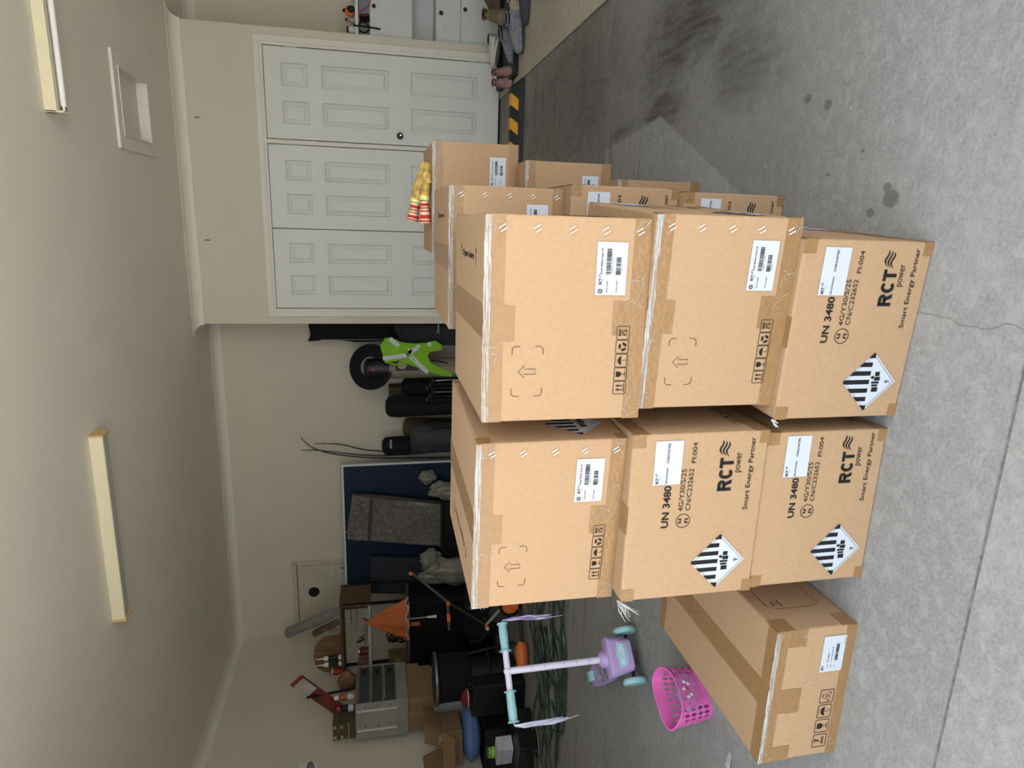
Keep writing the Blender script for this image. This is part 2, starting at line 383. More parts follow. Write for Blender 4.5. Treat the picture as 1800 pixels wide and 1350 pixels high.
obj('lid', bx(-w2+fr+.012, w2-fr-.012, -d2+fr+.012, d2-fr-.012, .050, .058), CEILP, h)

# two fluorescent battens
CREAM = mat('cream_enamel', (.74, .69, .50), .4, var=.03); TAN = mat('tan_endcap', (.62, .44, .20), .45, var=.05)
TUBEM = mat('unlit_tube_glass', (.86, .86, .86), .2, var=.01)
GREYD = mat('grey_diffuser', (.52, .50, .46), .35, var=.04, stretch=(1, 8, 8))
def batten(x0, x1, y, label, tube_on):
    L_ = x1-x0; t = thing('batten_light', label, 'light', (x0, y, ZC), 0)
    if tube_on:
        obj('body', bx(0, L_, 0, .042, -.058, 0), CREAM, t, bevel=.004)
        obj('reflector', bx(.02, L_-.02, .042, .075, -.030, 0), mat('grey_reflector', (.36, .34, .30), .5), t)
        for x in (.0, L_-.012): obj('lamp_holder', bx(x, x+.012, .0, .088, -.088, 0), CREAM, t, bevel=.003)
        tb = obj('tube', cyl((.012, .068, -.066), (L_-.012, .068, -.066), .015, n=18), TUBEM, t, smooth=True)
        for x in (.012, L_-.037): obj('tube_cap', cyl((x, .068, -.066), (x+.025, .068, -.066), .0157, n=18), STEEL, tb, smooth=True)
    else:
        obj('body', bx(.012, L_-.012, 0, .022, -.075, 0), CREAM, t, bevel=.004)
        obj('diffuser', T(Mt(.012, 0, 0), loft([[(x, .022, -.004), (x, .105, -.004), (x, .118, -.045), (x, .100, -.064), (x, .022, -.066)] for x in (0, L_-.024)])), GREYD, t)
        for x in (0, L_-.012): obj('end_cap', T(Mt(x, 0, 0), loft([[(q, -.003, 0), (q, .120, 0), (q, .125, -.05), (q, .100, -.078), (q, -.003, -.080)] for q in (0, .012)])), TAN, t)
    return t
batten(-2.475, -1.265, 3.955, 'cream batten light with tan end caps on the ceiling, nearest the left wall', False)
batten(.470, 1.680, 3.955, 'cream batten light with a bare white tube, nearest the access hatch', True)

# two little screw hooks on the bulkhead, switch plate on the left wall
for k, (p, lab) in enumerate((((0.792, 6.430, 2.662), 'small screw hook on the bulkhead above the door with the knob'), ((-0.243, 6.430, 2.659), 'small screw hook on the bulkhead nearer the closet corner'))):
    tag(obj('wall_hook', [cyl((p[0], CY, p[2]+.01), (p[0], CY-.02, p[2]+.01), .007, n=10), tube([(p[0], CY-.018, p[2]+.01), (p[0], CY-.024, p[2]-.012), (p[0], CY-.016, p[2]-.026), (p[0], CY-.008, p[2]-.02)], .004, 8)], STEEL), lab, 'hook', 'hooks above the closet')
sp = thing('power_outlet', 'pale wall outlet plate high on the left wall', 'outlet', (-4.765, 5.011, 1.856))
obj('plate', bx(0, .010, -.06, .06, -.085, .085), WHITEP, sp, bevel=.003)
obj('plug', lathe([(.030, 0), (.034, .02), (.026, .05), (.02, .06)], 16, Mt(.010, -.01, -.025, 0, PI/2)), mat('grey_plug', (.16, .16, .155), .6), sp, smooth=True)

# small meter cupboard in the back wall
p0 = (-3.820, 7.030, 2.177); mx1 = p0[0]; mz1 = p0[2]; mx0 = mx1-.92; mz0 = mz1-.70
mc = thing('meter_cupboard', 'pale flush meter cupboard door with an oval black lock, behind the blue table', 'cupboard', ((mx0+mx1)/2, YB, mz0))
mw = (mx1-mx0)/2; mh = mz1-mz0
MTP = mat('cupboard_paint', (.56, .52, .42), .6)
obj('frame', [bx(-mw, mw, -.022, 0, mh-.055, mh), bx(-mw, mw, -.022, 0, 0, .055), bx(-mw, -mw+.055, -.022, 0, .055, mh-.055), bx(mw-.055, mw, -.022, 0, .055, mh-.055)], MTP, mc, bevel=.004)
md = obj('door_panel', bx(-mw+.062, mw-.062, -.014, 0, .062, mh-.062), MTP, mc, bevel=.002)
obj('door_seal', bx(-mw+.055, mw-.055, -.004, 0, .055, mh-.055), BLACK, mc)  # black backing plate paints the shade in the gap around the door
obj('oval_lock', T(Mt(-mw+.52, -.0145, mh-.235, PI/2), lathe([(.062, 0), (.06, .006), (.02, .008)], 24)), BLACK, md)
for x in (mw-.12, mw-.44): obj('slot', bx(x-.006, x+.006, -.016, -.013, mh-.60, mh-.54), BLACK, md)

# painted drawer cabinet right of the closet
cb = thing('drawer_cabinet', 'white painted cabinet of drawers and open shelf right of the closet', 'cabinet', (1.56, 6.50, 0))
CABP = mat('cabinet_paint', (.66, .67, .65), .5, var=.02)
obj('carcass', [bx(0, .86, .02, .52, .013, .40), bx(0, .86, .02, .52, .40, .60), bx(0, .86, .30, .52, .60, .81), bx(0, .86, .02, .52, .81, 1.185), bx(0, .86, .48, .52, 1.185, 1.33), bx(0, .02, .02, .48, 1.185, 1.33), bx(.84, .86, .02, .48, 1.185, 1.33)], CABP, cb)
obj('top_shelf', bx(-.003, .86, -.01, .52, 1.285, 1.312), CABP, cb, bevel=.003)
for a, b, kx, kz in ((.815, 1.182, .245, 1.149), (.380, .590, .242, .557), (.085, .374, .289, .341)):
    dr = obj('drawer_front', bx(.004, .856, 0, .02, a, b), CABP, cb, bevel=.002)
    obj('bead', bx(.01, .85, -.003, 0, kz-.035, kz-.031), CABP, dr)
    obj('knob', lathe([(.008, 0), (.008, .012), (.016, .016), (.018, .024), (.012, .032), (.002, .034)], 18, Mt(kx, 0, kz, PI/2)), BLACK, dr, smooth=True)

# ------------------------------------------------------------------ printed shipping boxes
def face_M(side, w, d, h, n=.0012):
    if side == 'front': return Matrix(((1, 0, 0, -w/2), (0, 0, -1, -d/2-n), (0, 1, 0, 0), (0, 0, 0, 1)))
    if side == 'back': return Matrix(((-1, 0, 0, w/2), (0, 0, 1, d/2+n), (0, 1, 0, 0), (0, 0, 0, 1)))
    if side == 'right': return Matrix(((0, 0, 1, w/2+n), (1, 0, 0, -d/2), (0, 1, 0, 0), (0, 0, 0, 1)))
    if side == 'left': return Matrix(((0, 0, -1, -w/2-n), (-1, 0, 0, d/2), (0, 1, 0, 0), (0, 0, 0, 1)))
    return Matrix(((1, 0, 0, -w/2), (0, 1, 0, -d/2), (0, 0, 1, h+n), (0, 0, 0, 1)))
def wave(u0, v0, u1, v1):
    g = []; n = 10
    for k in range(3):
        b = v0+(v1-v0)*k/3; hh = (v1-v0)/3*.62
        top = []; bot = []
        for i in range(n+1):
            t = i/n; y = b + (v1-v0)*.16*math.sin(2*PI*t-.4) + (v1-v0)*.10*t
            th = hh*(.25+.75*math.sin(PI*min(1, max(0, t)))**.7)
            top.append((u0+(u1-u0)*t+k*.002, y+th)); bot.append((u0+(u1-u0)*t+k*.002, y))
        g.append(poly(bot+top[::-1]))
    return g
def ic_up(s):
    g = [rect(.18*s, .14*s, .82*s, .20*s)]
    for c in (.34, .66): g += [rect((c-.04)*s, .27*s, (c+.04)*s, .62*s), poly([((c-.11)*s, .60*s), ((c+.11)*s, .60*s), (c*s, .84*s)])]
    return g
def ic_glass(s):
    return [poly([(.30*s, .86*s), (.28*s, .62*s), (.36*s, .48*s), (.48*s, .42*s), (.52*s, .42*s), (.64*s, .48*s), (.72*s, .62*s), (.70*s, .86*s)]), rect(.48*s, .16*s, .52*s, .44*s), rect(.30*s, .13*s, .70*s, .18*s)]
def ic_umb(s):
    g = [poly(arc(.5*s, .44*s, .34*s, .12, PI-.12, 14) + [(.30*s, .50*s), (.5*s, .52*s), (.70*s, .50*s)]), rect(.485*s, .18*s, .515*s, .5*s), stroke(arc(.57*s, .20*s, .07*s, PI, 2*PI, 6), .03*s)]
    for c in (.3, .45, .6, .75): g.append(stroke([((c-.05)*s, .83*s), ((c+.03)*s, .92*s)], .018*s))
    return g
def ic_rec(s, solid=True):
    g = []
    for k in range(3):
        a = PI/2+k*2*PI/3
        if solid:
            g.append(stroke(arc(.5*s, .47*s, .24*s, a-.38, a+.62, 6), .17*s))
            e = a-.38; cx, cy = .5*s+.24*s*math.cos(e), .47*s+.24*s*math.sin(e)
            g.append(poly([(cx+.14*s*math.cos(e), cy+.14*s*math.sin(e)), (cx-.14*s*math.cos(e), cy-.14*s*math.sin(e)), (cx+.17*s*math.sin(e), cy-.17*s*math.cos(e))]))
        else:
            cx, cy = .5*s+.20*s*math.cos(a), .47*s+.20*s*math.sin(a)
            g.append(stroke([(cx+.17*s*math.cos(q), cy+.15*s*math.sin(q)) for q in [a+i*2*PI/6 for i in range(6)]], .03*s, True))
            g.append(stroke(arc(.5*s, .47*s, .37*s, a-.5, a+.1, 5), .03*s))
    return g
def ic_bin(s):
    return [stroke([(.30*s, .74*s), (.34*s, .24*s), (.66*s, .24*s), (.70*s, .74*s)], .04*s, True), stroke([(.24*s, .80*s), (.78*s, .78*s)], .06*s), stroke([(.24*s, .22*s), (.74*s, .86*s)], .045*s),
            stroke([(.76*s, .22*s), (.26*s, .86*s)], .045*s), stroke(arc(.66*s, .2*s, .055*s, 0, 2*PI, 10), .03*s)]
def ic_seven(s):
    return [text('7', .36*s, .46*s, .66*s, .88*s, .02), rect(.2*s, .30*s, .8*s, .35*s), rect(.2*s, .20*s, .8*s, .25*s)]
def icon_row(kinds, u, v, s, pitch):
    g = []
    for k, fn in enumerate(kinds):
        g.append(stroke(rrect(u+k*pitch, v, u+k*pitch+s, v+s, s*.10), s*.045, True)); g += [off(q, u+k*pitch, v) for q in fn(s)]
    return g
def barcode(u0, v0, u1, v1, seed, z=0.):
    rnd = random.Random(seed); g = []; u = u0
    while u < u1:
        w = rnd.choice((.0006, .0006, .0012, .0018)); g.append(rect(u, v0, min(u+w, u1), v1, z)); u += w + rnd.choice((.0006, .0006, .0012))
    return g

_pm = {}
def big_rct(u0, v0, u1, v1):
    W = u1-u0; H_ = v1-v0; t = .030*W/.08
    t = H_*.235; g = []
    a = W*.335                                  # R
    g.append(rect(u0, v0, u0+t, v1)); r = H_*.29
    g.append(stroke([(u0+t*.5, v1-t/2), (u0+a-r+.0, v1-t/2)] + arc(u0+a-r-t*.1, v1-r, r-t/2, PI/2, -PI/2, 10) + [(u0+t*.5, v1-2*r+t/2)], t))
    g.append(poly([(u0+a*.40, v1-2*r+t*.6), (u0+a*.40+t*1.05, v1-2*r+t*.6), (u0+a*1.02, v0), (u0+a*1.02-t*1.2, v0)]))
    cx = u0+W*.525; rx = W*.150                 # C
    g.append(stroke([(cx+(rx-t*.4)*math.cos(q), v0+H_/2+(H_/2-t/2)*math.sin(q)) for q in [.72+(2*PI-1.44)*i/20 for i in range(21)]], t))
    g += [rect(u0+W*.69, v1-t, u1, v1), rect(u0+W*.845-t/2, v0, u0+W*.845+t/2, v1-t)]      # T
    return g
def print_A(w, h):
    U = lambda q: q*w; V = lambda q: q*h
    g = [text('UN 3480', U(.444), V(.698), U(.698), V(.752), .022), text('4G/Y30/S/25', U(.540), V(.598), U(.792), V(.634)), text('CN/C232652', U(.543), V(.544), U(.793), V(.580)),
         text('PI:004', U(.826), V(.536), U(.945), V(.570)), text('power', U(.757), V(.180), U(.878), V(.232)),
         text('Smart Energy Partner', U(.526), V(.094), U(.963), V(.142), .006), stroke(arc(U(.481), V(.59), .0168, 0, 2*PI, 24)[:-1], .0016, True),
         text('u', U(.467), V(.602), U(.495), V(.626), .02), text('n', U(.467), V(.553), U(.495), V(.578), .02)]
    return [('shipping_code', g[:4]+g[6:]), ('brand_lettering', big_rct(U(.649), V(.252), U(.848), V(.356))+[g[4]]+wave(U(.856), V(.296), U(.942), V(.368))), ('slogan_lettering', [g[5]])]
def hazard():
    """class 9 diamond, centre at the origin, 100 mm edge"""
    R = .0707; n = 22; e = []
    cs = [(0, R), (-R, 0), (0, -R), (R, 0)]
    for i in range(4):
        a, b = cs[i], cs[(i+1) % 4]
        for k in range(n):
            t = k/n; s = 1.0 if k % 2 == 0 else .972
            e.append(((a[0]+(b[0]-a[0])*t)*s, (a[1]+(b[1]-a[1])*t)*s))
    base = [poly(e)]
    q = R*.90; g = [stroke([(0, q), (-q, 0), (0, -q), (q, 0)], .0011, True, .0006)]
    bw = 2*R/13.5
    for k in range(-3, 4):
        c = k*2*bw*.985; a, b = c-bw/2, c+bw/2; top = lambda u: max(0, R*.985-abs(u))
        pts = [(a, 0), (b, 0), (b, top(b))] + ([(0, top(0))] if a < 0 < b else []) + [(a, top(a))]
        lo = -R*.02 if abs(k) == 3 else 0.
        if k == 3: pts = [(a, -.004), (R*.93, -.004), (R*.985, 0), (a, top(a))]
        if k == -3: pts = [(b, -.004), (b, top(b)), (-R*.985, 0), (-R*.93, -.004)]
        g.append(poly(pts, .0006))
    g += [rect(-.024, -.026, -.013, -.010, .0006), rect(-.011, -.024, -.006, -.008, .0006), rect(-.004, -.026, .001, -.006, .0006), rect(.003, -.027, .012, -.012, .0006), rect(.014, -.024, .024, -.012, .0006),
          poly([(.006, -.010), (.013, -.011), (.015, -.006), (.010, -.001), (.008, -.006)], .0006), text('9', -.0035, -.052, .0035, -.041, .01, .0006), rect(-.004, -.0545, .004, -.0538, .0006)]
    return base, g
def label_A(w, h):
    b = [rect(.706*w, .640*h, .960*w, .840*h)]; z = .0006; u0, v0, lw, lh = .706*w, .640*h, .254*w, .200*h
    P = lambda a, c: (u0+a*lw, v0+c*lh)
    def tx(s, a, c, a2, c2, bo=0.): p, q = P(a, c), P(a2, c2); return text(s, p[0], p[1], q[0], q[1], bo, z)
    g = [tx('RCT', .03, .80, .17, .91, .04), tx('power', .13, .73, .19, .76), tx('Name and Description:', .02, .46, .40, .56, .01), tx('LITHIUM ION BATTERIES', .50, .47, .95, .56, .01)]
    p, q = P(.18, .85), P(.245, .93); g += [([(a, c, z) for a, c, _ in k[0]], k[1]) for k in wave(p[0], p[1], q[0], q[1])]
    return b, g
def label_B(w, h, seed=3):
    b = [rect(.632*w, .147*h, .886*w, .337*h)]; z = .0006; u0, v0, lw, lh = .632*w, .147*h, .254*w, .190*h
    P = lambda a, c: (u0+a*lw, v0+c*lh)
    def tx(s, a, c, a2, c2, bo=0.): p, q = P(a, c), P(a2, c2); return text(s, p[0], p[1], q[0], q[1], bo, z)
    g = [tx('RCT', .20, .80, .32, .90, .04), tx('power', .27, .73, .32, .76), tx('Power Battery Stack 2.8', .40, .78, .88, .87, .012), tx('Serial number', .05, .60, .28, .66, .004), tx('Article number', .05, .28, .28, .34, .004)]
    c = P(.075, .84); g.append(stroke([(a, d) for a, d in arc(c[0], c[1], .0045, 0, 2*PI, 16)[:-1]], .0011, True, z)); g.append(tx('CE', .045, .79, .105, .89, .03))
    p, q = P(.32, .84), P(.37, .92); g += [([(a, d, z) for a, d, _ in k[0]], k[1]) for k in wave(p[0], p[1], q[0], q[1])]
    p, q = P(.39, .52), P(.88, .68); g += barcode(p[0], p[1], q[0], q[1], seed, z); g.append(tx('2 8 0 1 7 4 4 1', .42, .455, .72, .50))
    p, q = P(.39, .20), P(.72, .36); g += barcode(p[0], p[1], q[0], q[1], seed+9, z); g.append(tx('1 0 0 2 6', .42, .145, .56, .185))
    return b, g
def print_B(w, h):
    U = lambda q: q*w; V = lambda q: q*h; t = .0011
    g = [stroke([(U(.254), V(.787)), (U(.223), V(.749)), (U(.241), V(.749)), (U(.241), V(.68)), (U(.267), V(.68)), (U(.267), V(.749)), (U(.285), V(.749))], t, True)]
    u0, u1, v0, v1 = U(.130), U(.380), V(.638), V(.827); a = .017; r = .008
    for cx, cy, sx, sy in ((u0, v0, 1, 1), (u1, v0, -1, 1), (u1, v1, -1, -1), (u0, v1, 1, -1)):
        pts = [(cx, cy+sy*a)] + [(cx+sx*r-sx*r*math.cos(q), cy+sy*r-sy*r*math.sin(q)) for q in [i*PI/2/5 for i in range(6)]] + [(cx+sx*a, cy)]
        g.append(stroke(pts, t))
    out = [('arrow_mark', g[:1])] + [('corner_mark', [q]) for q in g[1:]]
    for k, fn in enumerate((ic_up, ic_glass, ic_umb, ic_rec, ic_bin)): out.append(('care_symbol', icon_row((fn,), U(.130)+k*U(.0705), V(.100), .0275, 1.)))
    return out

def shared(key, geos, m):
    if key not in _pm:
        me = mesh(key[0], geos); me.materials.append(m); _pm[key] = me
    return _pm[key]
def tape_strip(parent, side, w, d, h, u0, v0, u1, v1, jag=True, seed=0):
    n = 10; rnd = random.Random(seed); a = []
    long_u = (u1-u0) > (v1-v0)
    jitter = lambda: rnd.uniform(-.0012, .0012) if jag else 0.
    pts = [(u0, v0), (u1, v0)] + [(u1+jitter(), v0+(v1-v0)*i/n) for i in range(1, n)] + [(u1, v1), (u0, v1)] + [(u0+jitter(), v1-(v1-v0)*i/n) for i in range(1, n)]
    return obj('packing_tape', prism(pts, .0007), TAPE, parent, M=face_M(side, w, d, h, .0002))
def film_edge(parent, w, d, h, side='front', seed=0, amp=.004):
    """crumpled clear film along the upper edge of a face"""
    rnd = random.Random(seed); ww = w if side in ('front', 'back') else d
    n = 46; prof = [(-.012, .0014), (-.005, .0030), (.0, .0036), (.002, .0020)]
    ph = [rnd.uniform(0, 6) for _ in range(6)]
    def fn(u, v):
        i = v*(len(prof)-1); k = min(int(i), len(prof)-2); t = i-k
        dv = prof[k][0]*(1-t)+prof[k+1][0]*t; nn = prof[k][1]*(1-t)+prof[k+1][1]*t
        wob = math.sin(u*61+ph[0]+v*3)*.4+math.sin(u*113+ph[1]-v*5)*.35+math.sin(u*29+ph[2])*.4
        return (.002+u*(ww-.004), h+dv+wob*.0012, nn+abs(wob)*.0022)
    return obj('film_edge', sheet(n, 7, fn, .0004), FILM, parent, M=face_M(side, w, d, h, 0.))
def film_scrap(parent, side, w, d, h, u, v, s, seed):
    rnd = random.Random(seed); g = []
    for k in range(4):
        a = rnd.uniform(0, PI); l = s*rnd.uniform(.5, 1.5); cu, cv = u+rnd.uniform(-s, s)*.5, v+rnd.uniform(-s, s)*.5
        p = [(cu+math.cos(a+q*.9)*l*(q-.5), cv+math.sin(a+q*.9)*l*(q-.5), .0018+.001*math.sin(q*3)) for q in (0, .25, .5, .75, 1.)]
        g.append(tube(p, [.0001, .0005, .0008, .0005, .0001], 5, flat=.5))
    return obj('film_crease', g, FILM2, parent, M=face_M(side, w, d, h, 0.))

def shipping_box(label, loc, rz, w, d, h, fr, group, top_text=0, sides=('right',), seed=0, near=True, lid=True):
    """loc = centre of the bottom; fr = which printed face looks at the driveway (A or B)"""
    t = thing('cardboard_box', label, 'box', loc, rz, group)
    obj('body', bx(-w/2, w/2, -d/2, d/2, 0.0008, h), CARD, t, bevel=.004, seg=2)
    # top: two flaps meeting under the centre tape
    obj('flap', bx(-w/2+.003, -.002, -d/2+.003, d/2-.003, h-.001, h+.0007), CARD, t, bevel=.0004, seg=1)
    obj('flap', bx(.002, w/2-.003, -d/2+.003, d/2-.003, h-.001, h+.0007), CARD, t, bevel=.0004, seg=1)
    if lid: obj('packing_tape', bx(-.034, .034, -d/2-.0006, d/2+.0006, h+.0009, h+.0016), TAPE, t)
    if top_text and lid:
        s = top_text
        g = [text('Open here', -.088, -.0085, .088, .0115, .02)]
        for q in (-1, 1):
            x = q*.114; dr = -1 if q > 0 else 1
            g += [rect(x-.0014, -.016, x+.0014, .020), poly([(x-.006, .012), (x+.006, .012), (x, .024)])]
        MT_ = Matrix.Translation((s*.118, 0.0, h+.0015)) @ Matrix.Rotation(-PI/2 if s > 0 else PI/2, 4, 'Z')
        for k, (nm, gg) in enumerate((('open_here_lettering', g[:1]), ('open_arrow', g[1:3]), ('open_arrow', g[3:5]))): obj(nm, shared((nm, k, 'O'), gg, INK), INK, t, M=MT_)
    def face(side, kind, full):
        fw = w if side in ('front', 'back') else d; F = face_M(side, w, d, h); q = (round(fw, 2), round(h, 2))
        if kind == 'A':
            for k, (nm, g) in enumerate(print_A(fw, h)): obj(nm, shared((nm, 'A', k)+q, g, INK), INK, t, M=F)
            b, g = label_A(fw, h); l = obj('address_label', shared(('address_label_A',)+q, b, PAPER), PAPER, t, M=face_M(side, w, d, h, .0016)); obj('label_print', shared(('label_print_A',)+q, g, INK), INK, l)
            b, g = hazard(); l = obj('hazard_label', shared(('hazard_label',), b, PAPER), PAPER, t, M=face_M(side, w, d, h, .0016) @ Matrix.Translation((.213*fw, .29*h, 0))); obj('hazard_print', shared(('hazard_print',), g, INK), INK, l)
            for (a, b_, c, e) in ((0, h-.030, .030, h), (fw-.030, h-.030, fw, h), (0, 0, .030, .024), (fw-.030, 0, fw, .024)): tape_strip(t, side, w, d, h, a, b_, c, e, True, seed)
        else:
            for k, (nm, g) in enumerate(print_B(fw, h)): obj(nm, shared((nm, 'B', k)+q, g, INK), INK, t, M=face_M(side, w, d, h, .0014))
            b, g = label_B(fw, h); l = obj('address_label', shared(('address_label_B',)+q, b, PAPER), PAPER, t, M=face_M(side, w, d, h, .0018)); obj('label_print', shared(('label_print_B',)+q, g, INK), INK, l)
            tape_strip(t, side, w, d, h, 0, .885*h, fw, h, False, seed)
            tape_strip(t, side, w, d, h, .405*fw, .818*h, .580*fw, .885*h, True, seed+1)
            tape_strip(t, side, w, d, h, 0, 0, fw, .110*h, False, seed+2)
            tape_strip(t, side, w, d, h, .432*fw, .110*h, .603*fw, .214*h, True, seed+3)
            if full:
                for v in (.90, .70, .49, .287, .075):
                    for k in (0, 1):
                        c = (.938*fw + (-.0035 if k else .0035), v*h + (-.002 if k else .002))
                        obj('staple', tube([(c[0]-.004, c[1]+.0055, .0012), (c[0]-.003, c[1]+.005, .0026), (c[0]+.003, c[1]-.005, .0026), (c[0]+.004, c[1]-.0055, .0012)], .0011, 6), WHITEP, t, M=face_M(side, w, d, h, 0.))
                for k, (u, v) in enumerate(((.05, .94), (.95, .93), (.06, .06), (.95, .06), (.58, .07), (.70, .05), (.35, .92))): film_scrap(t, side, w, d, h, u*fw, v*h, .030, seed*10+k)
    other = 'B' if fr == 'A' else 'A'
    face('front', fr, near)
    for s in sides: face(s, other, False)
    if fr == 'B': film_edge(t, w, d, h, 'front', seed)
    return t

G = 'stacked battery cartons'
def put(label, xl, xr, yl, yr, z0, z1, d, fr, **k):
    """front lower corners (xl, yl) and (xr, yr)"""
    rz = math.atan2(yr-yl, xr-xl); w = math.hypot(xr-xl, yr-yl); n = (-math.sin(rz), math.cos(rz))
    c = ((xl+xr)/2+n[0]*d/2, (yl+yr)/2+n[1]*d/2, z0)
    return shipping_box(label, c, rz, w, d, z1-z0, fr, G, **k)
near_low = put('bottom carton of the nearest stack, standing on the floor, printed UN 3480', -.416, -.014, 1.256, 1.231, 0, .318, .44, 'A', seed=1)
put('middle carton of the nearest stack, with an upward arrow and care symbols', -.385, .026, 1.272, 1.244, .319, .645, .445, 'B', seed=2)
put('top carton of the nearest stack, under no other box, with an arrow and care symbols', -.402, .015, 1.262, 1.262, .646, .988, .445, 'B', top_text=1, seed=3)
put('bottom carton of the stack beside the tricycle scooter, hazard diamond near the floor', -.848, -.452, 1.269, 1.269, 0, .317, .44, 'A', seed=4)
left_mid = put('middle carton of the stack beside the tricycle scooter, printed UN 3480', -.852, -.443, 1.264, 1.264, .318, .650, .44, 'A', seed=5)
put('top carton of the stack beside the tricycle scooter, set slightly back', -.873, -.459, 1.322, 1.292, .651, .992, .445, 'B', top_text=-1, seed=6)
put('bottom carton of the second stack from the driveway, mostly hidden', -.305, .100, 1.800, 1.800, 0, .320, .44, 'A', seed=7, near=False)
put('middle carton of the second stack from the driveway, edge of its print showing', -.302, .108, 1.835, 1.835, .321, .648, .44, 'A', seed=8, near=False)
put('top carton of the second stack from the driveway, behind the nearest stack', -.312, .097, 1.895, 1.895, .649, .986, .445, 'B', top_text=1, seed=9, near=True)
put('bottom carton of the farthest stack, lowest behind the others', -.245, .163, 2.345, 2.345, 0, .320, .44, 'B', seed=10, near=False)
put('middle carton of the farthest stack, label half hidden', -.190, .220, 2.430, 2.430, .321, .648, .44, 'B', seed=11, near=False)
put('top carton of the farthest stack, with yellow gloves lying on it', -.130, .284, 2.560, 2.560, .649, .975, .44, 'B', seed=12, near=False)

# the low long carton on the floor by the pink basket
w, d, h = .398, .615, .230
xb = thing('cardboard_box', 'low long carton on the floor beside the pink basket, marked with a 7', 'box', (-1.169, 1.2545+d/2, 0), -.008)
obj('body', bx(-w/2, w/2, -d/2, d/2, .0008, h), CARD, xb, bevel=.005)
for a, b in ((-w/2+.003, -.002), (.002, w/2-.003)): obj('flap', bx(a, b, -d/2+.003, d/2-.003, h-.001, h+.0007), CARD, xb, bevel=.0004, seg=1)
obj('packing_tape', bx(-.036, .036, -d/2-.0006, d/2+.0006, h+.0009, h+.0016), TAPE, xb)
obj('packing_tape', bx(-w/2, w/2, -d/2-.0004, -d/2+.034, h+.0011, h+.0018), TAPE, xb); obj('packing_tape', bx(-w/2, w/2, d/2-.034, d/2+.0004, h+.0011, h+.0018), TAPE, xb)
tape_strip(xb, 'front', w, d, h, 0, .845*h, w, h, False, 31); tape_strip(xb, 'front', w, d, h, .375*w, .585*h, .560*w, .845*h, True, 32); tape_strip(xb, 'front', w, d, h, 0, 0, w, .125*h, False, 33)
tape_strip(xb, 'front', w, d, h, 0, .62*h, .045, .845*h, True, 34); tape_strip(xb, 'front', w, d, h, w-.05, .62*h, w, .845*h, True, 35)
tape_strip(xb, 'right', w, d, h, 0, h-.05, .05, h, True, 36); tape_strip(xb, 'right', w, d, h, 0, 0, .05, .045, True, 37)
for k, fn in enumerate((ic_seven, ic_glass, ic_umb, lambda s: ic_rec(s, False))): obj('care_symbol', icon_row((fn,), .067*w+k*.1175*w, .150*h, .0395, 1.), INK, xb, M=face_M('front', w, d, h, .0014))
z_ = .0006; u0, v0, lw, lh = .664*w, .118*h, .266*w, .282*h
lab = obj('address_label', [rect(u0, v0, u0+lw, v0+lh)], PAPER, xb, M=face_M('front', w, d, h, .0018))
def tx(s, a, c, a2, c2, bo=0.): return text(s, u0+a*lw, v0+c*lh, u0+a2*lw, v0+c2*lh, bo, z_)
obj('label_print', [tx('RCT', .06, .84, .18, .94, .04), tx('Name:', .12, .66, .22, .71), tx('Power Master', .28, .66, .54, .72, .01), tx('Model:', .12, .50, .22, .55), tx('Power Battery Mast 4P', .28, .50, .70, .56, .01), tx('SN:', .12, .34, .18, .39), tx('made in China', .74, .04, .94, .08)]
    + barcode(u0+.30*lw, v0+.26*lh, u0+.78*lw, v0+.40*lh, 55, z_), INK, lab)
dev = [stroke([(.10, .045), (.09, .07), (.09, .17), (.11, .195), (.36, .195), (.375, .18), (.375, .06), (.36, .045)], .0013, True), stroke([(.33, .195), (.33, .045)], .0011), stroke([(.345, .195), (.345, .17), (.37, .17)], .001), stroke([(.36, .12), (.385, .12), (.385, .07), (.362, .066)], .001),
       stroke([(.10, .15), (.13, .152)], .003), stroke([(.105, .16), (.125, .165)], .0018), text('RCT', .105, .168, .122, .176, .03)]
obj('device_print', dev, INK, xb, M=face_M('right', w, d, h, .0012))
film_edge(xb, w, d, h, 'front', 40)
for k, (u, v) in enumerate(((.05, .9), (.95, .9), (.7, .8), (.93, .6), (.1, .1), (.62, .5), (.35, .8))): film_scrap(xb, 'front', w, d, h, u*w, v*h, .028, 400+k)

# torn film tails hanging at carton corners
def film_tail(box_, p, q, n, seed, spread=.02):
    rnd = random.Random(seed); g = []
    for k in range(n):
        e = Vector(q) + Vector((rnd.uniform(-1, 1), rnd.uniform(-1, 1), rnd.uniform(-1, 1)))*spread; m = (Vector(p)+e)/2 + Vector((rnd.uniform(-1, 1), rnd.uniform(-1, 1), rnd.uniform(-1, 1)))*spread*.4
        g.append(tube([p, tuple(m), tuple(e)], [.0006, .003, .0012], 6, flat=.35))
    o = obj('film_tail', g, FILM3, box_, M=(Matrix.Translation(box_.location) @ Matrix.Rotation(box_.rotation_euler.z, 4, 'Z')).inverted())
    o['label'] = 'frayed clear film'
film_tail(left_mid, (-.852, 1.270, .655), (-.885, 1.262, .628), 16, 3, .020)
film_tail(near_low, (-.418, 1.262, .322), (-.428, 1.258, .312), 9, 4, .008)

# ------------------------------------------------------------------ loose things; world-space geometry under an Empty at the base
def wt(name, label, cat, loc, group=None): return thing(name, label, cat, loc, 0., group)
def wo(name, geos, m, t, **k):
    gs = geos if isinstance(geos, list) else [geos]
    L0 = t.location if t.parent is None else t.parent.location
    M = Matrix.Translation((-L0[0], -L0[1], -L0[2]))
    return obj(name, [T(M, g) for g in gs], m, t, **k)

